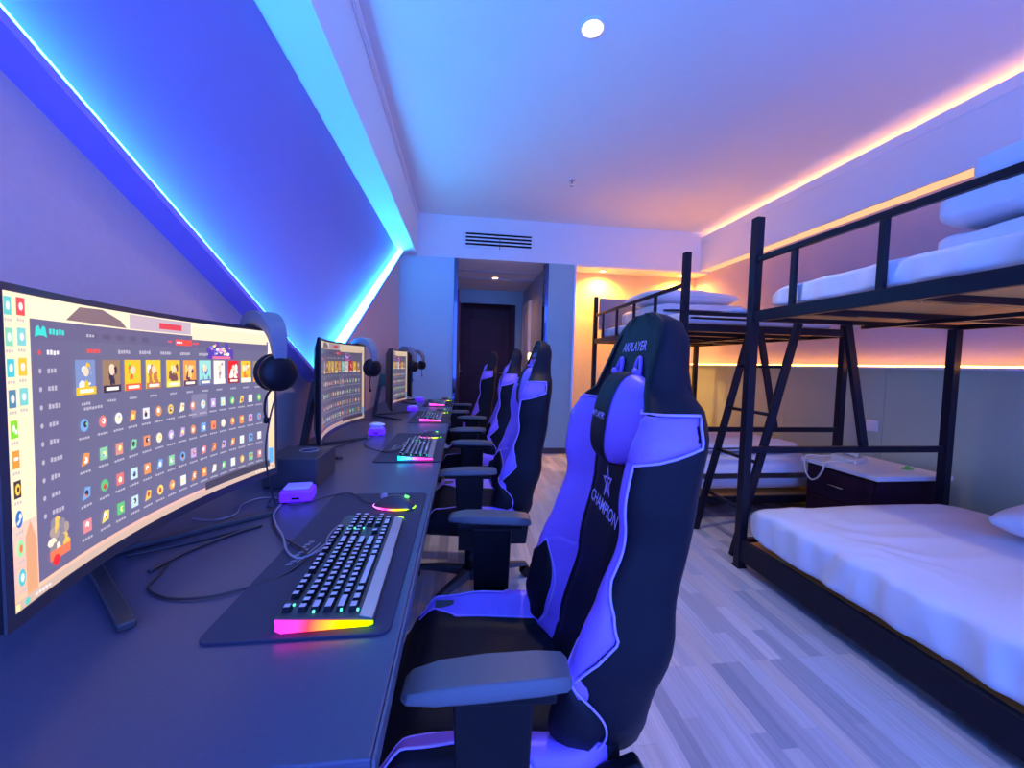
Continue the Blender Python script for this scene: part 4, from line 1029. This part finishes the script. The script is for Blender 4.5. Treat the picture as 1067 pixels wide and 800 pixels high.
def quilt(x0, x1, y0, y1, z0, z1, label, seed, name='folded_quilt', cat='quilt', group=None):
    t = thing(name, label, cat, ((x0+x1)/2, (y0+y1)/2, z0), 0, group)
    hx, hy, h = (x1-x0)/2, (y1-y0)/2, z1-z0
    b = MB(); rnd = random.Random(seed); ph = [rnd.uniform(0, 6) for _ in range(6)]
    def pt(u, v):
        a = 2*PI*u; w = abs(2*v-1); q = lambda c, e=.36: math.copysign(abs(c)**e, c)
        k = (1-w**24)**.5 if w < 1 else 0
        Y = hy*(2*v-1)*(1-.04*math.cos(a)**2); X = hx*q(math.cos(a))*(.86+.14*k); Z = h/2+h/2*q(math.sin(a), .42)*(k*.8+.2)
        wr = .008*(math.sin(14*Y+ph[0]+4*X)+.6*math.sin(23*X+ph[1]+5*Y)+.4*math.sin(37*Y-13*X+ph[2]))
        return (X+wr*k*.8, Y, Z+wr*k*(1 if math.sin(a) > 0 else .1))
    b.grid(pt, 64, 48, cu=True).obj('cover', M['quilt'], t, smooth=True)
    # stitched hem round the fold
    P = [(hx*math.copysign(abs(math.cos(2*PI*k/60))**.35, math.cos(2*PI*k/60))*.99, hy*math.copysign(abs(math.sin(2*PI*k/60))**.35, math.sin(2*PI*k/60))*.90, h*.5) for k in range(60)]
    MB().tube(P, .004, 5, closed=True).obj('hem', M['sheet'], t, smooth=True)
    return t
# upper near bunk: stack of folded quilts and a pillow
quilt(2.08, 2.88, .50, 1.58, 1.630, 1.785, 'thick folded white quilt at the bottom of the stack on the near upper bunk', 1, group='bedding stack on the near upper bunk')
quilt(2.05, 2.86, .46, 1.56, 1.798, 1.950, 'folded pale blue white quilt in the middle of the stack on the near upper bunk', 2, group='bedding stack on the near upper bunk')
quilt(2.12, 2.84, .45, 1.50, 1.966, 2.095, 'puffy white bedding roll topping the stack on the near upper bunk', 3, group='bedding stack on the near upper bunk')
# lower near bunk: pillows at the wall side head
pillow((2.78, 1.36, .418), (.66, .46, .15), 12, 'white pillow on the near lower bunk, farther one beside the panelling', 4, tilt=0)
pillow((2.58, .80, .418), (.66, .46, .15), 5, 'white pillow on the near lower bunk, cut by the right picture edge', 5, tilt=0)
# far upper bunk
quilt(1.85, 2.80, 3.62, 4.55, 1.616, 1.79, 'big white quilt folded on the far upper bunk beneath a pillow', 6)
pillow((2.34, 4.10, 1.80), (1.05, .66, .17), 4, 'white pillow lying on top of the quilt on the far upper bunk', 7)
quilt(2.15, 2.92, 2.92, 3.45, 1.616, 1.645, 'thin flat white cover on the near end of the far upper bunk', 8, 'blanket', 'blanket')
# far lower bunk
pillow((2.12, 4.25, .468), (.80, .60, .20), 10, 'white pillow on the far lower bunk under the orange wall', 9)
quilt(1.72, 2.85, 2.95, 3.85, .478, .54, 'white quilt spread on the far lower bunk', 10, 'quilt', 'quilt')

# ladder between the two beds
ld = thing('ladder', 'black steel ladder leaning in the gap between the two bunk beds', 'ladder', (1.75, 2.40, 0))
xa, xb = -.06, .285
A_ = [(.30, -.19, 1.45), (-.055, -.19, .0)]; B_ = [(.30, .21, 1.47), (-.055, .21, .0)]
for P in (A_, B_): MB().beam(P[0], P[1], .028, .045).obj('ladder_rail', M['steel'], ld, bevel=.003)
for z in (.28, .58, .88, 1.18):
    x = -.055+.355*z/1.46
    MB().tube([(x, -.178, z), (x, .198, z)], .011, 10).obj('rung', M['steel'], ld, smooth=True)

# nightstand with phone
ns = thing('nightstand', 'dark wooden nightstand with a white top between the bunk beds', 'nightstand', (2.905, 2.435, 0))
MB().box(-.255, .265, -.255, .255, 0, .468).obj('cabinet', M['darkwood'], ns, bevel=.004)
MB().box(-.29, .275, -.285, .285, .468, .50).obj('top', M['stone'], ns, bevel=.005)
for z0, z1 in ((.04, .24), (.25, .45)):
    dr = MB().box(-.268, -.2555, -.24, .24, z0, z1).obj('drawer', M['darkwood'], ns, bevel=.003)
    MB().tube([(-.285, -.05, (z0+z1)/2), (-.285, .05, (z0+z1)/2)], .005).tube([(-.285, -.05, (z0+z1)/2), (-.268, -.05, (z0+z1)/2)], .004).tube([(-.285, .05, (z0+z1)/2), (-.268, .05, (z0+z1)/2)], .004).obj('drawer_handle', M['brass'], dr, smooth=True)
ph = thing('telephone', 'cream corded telephone on the nightstand, its cord hanging over the edge', 'telephone', (2.86, 2.56, .5005), R(20))
MB().add([(-.10, -.08, 0), (.10, -.08, 0), (.10, .08, 0), (-.10, .08, 0), (-.095, -.075, .028), (.095, -.075, .028), (.09, .075, .048), (-.09, .075, .048)], [(3, 2, 1, 0), (4, 5, 6, 7), (0, 1, 5, 4), (1, 2, 6, 5), (2, 3, 7, 6), (3, 0, 4, 7)]).obj('base', M['cream'], ph, bevel=.006)
MB().tube(smooth_pts([(-.065, -.075, .058), (-.067, -.045, .066), (-.068, 0, .074), (-.067, .05, .080), (-.065, .080, .078)], 5), [.018]*3+[.012]*15+[.018]*3, 10).obj('handset', M['cream'], ph, smooth=True)
kp = MB()
for i in range(3):
    for j in range(4): kp.box(-.015+.032*i, .007+.032*i, -.052+.025*j, -.035+.025*j, .030, .0345+.0038*j)
kp.obj('keypad', M['cableg'], ph)
cord = []
path = smooth_pts([(2.82, 2.47, .525), (2.72, 2.48, .522), (2.605, 2.50, .505), (2.585, 2.50, .45), (2.58, 2.54, .38), (2.585, 2.60, .36), (2.59, 2.65, .42), (2.60, 2.66, .515), (2.70, 2.64, .520), (2.78, 2.60, .53)], 8)
inv = (Matrix.Translation((2.86, 2.56, .5005)) @ Matrix.Rotation(R(20), 4, 'Z')).inverted()
MB().tube([inv @ p for p in path], .0065, 8).obj('coiled_cord', mat('coiled_cord', (.75, .70, .58), .5, bump=.5, scale=300), ph, smooth=True)
ga = thing('green_clip', 'small bright green plastic tag on the nightstand top', 'clip', (3.05, 2.32, .5005))
MB().box(-.03, .03, -.018, .018, 0, .008).obj('base', M['green'], ga, bevel=.003)
MB().lathe([(.014, .008), (.017, .012), (.012, .022)], n=14).obj('knob', M['green'], ga, smooth=True)

# ------------------------------------------------------------------ camera, world, view
cd = bpy.data.cameras.new('camera'); co = bpy.data.objects.new('camera', cd); C.objects.link(co)
cd.sensor_fit = 'HORIZONTAL'; cd.sensor_width = 36; cd.lens = 412/1067*36; cd.clip_start = .02
co.matrix_world = Matrix.Translation((0, 0, 1.16)) @ Matrix.Rotation(R(-7.28), 4, 'Z') @ Matrix.Rotation(PI/2-R(3.0), 4, 'X') @ Matrix.Rotation(.025, 4, 'Z')
bpy.context.scene.camera = co
w = bpy.data.worlds.new('world'); bpy.context.scene.world = w; w.use_nodes = True
bg = w.node_tree.nodes['Background']; bg.inputs[0].default_value = (.085, .20, 1.0, 1); bg.inputs[1].default_value = 4.2
sc = bpy.context.scene
sc.view_settings.view_transform = 'Standard'; sc.view_settings.look = 'None'; sc.view_settings.gamma = 1; sc.view_settings.use_curve_mapping = False
sc.view_settings.exposure = .8
sc.cycles.max_bounces = 8; sc.cycles.diffuse_bounces = 5; sc.cycles.use_denoising = True; sc.cycles.sample_clamp_indirect = 8
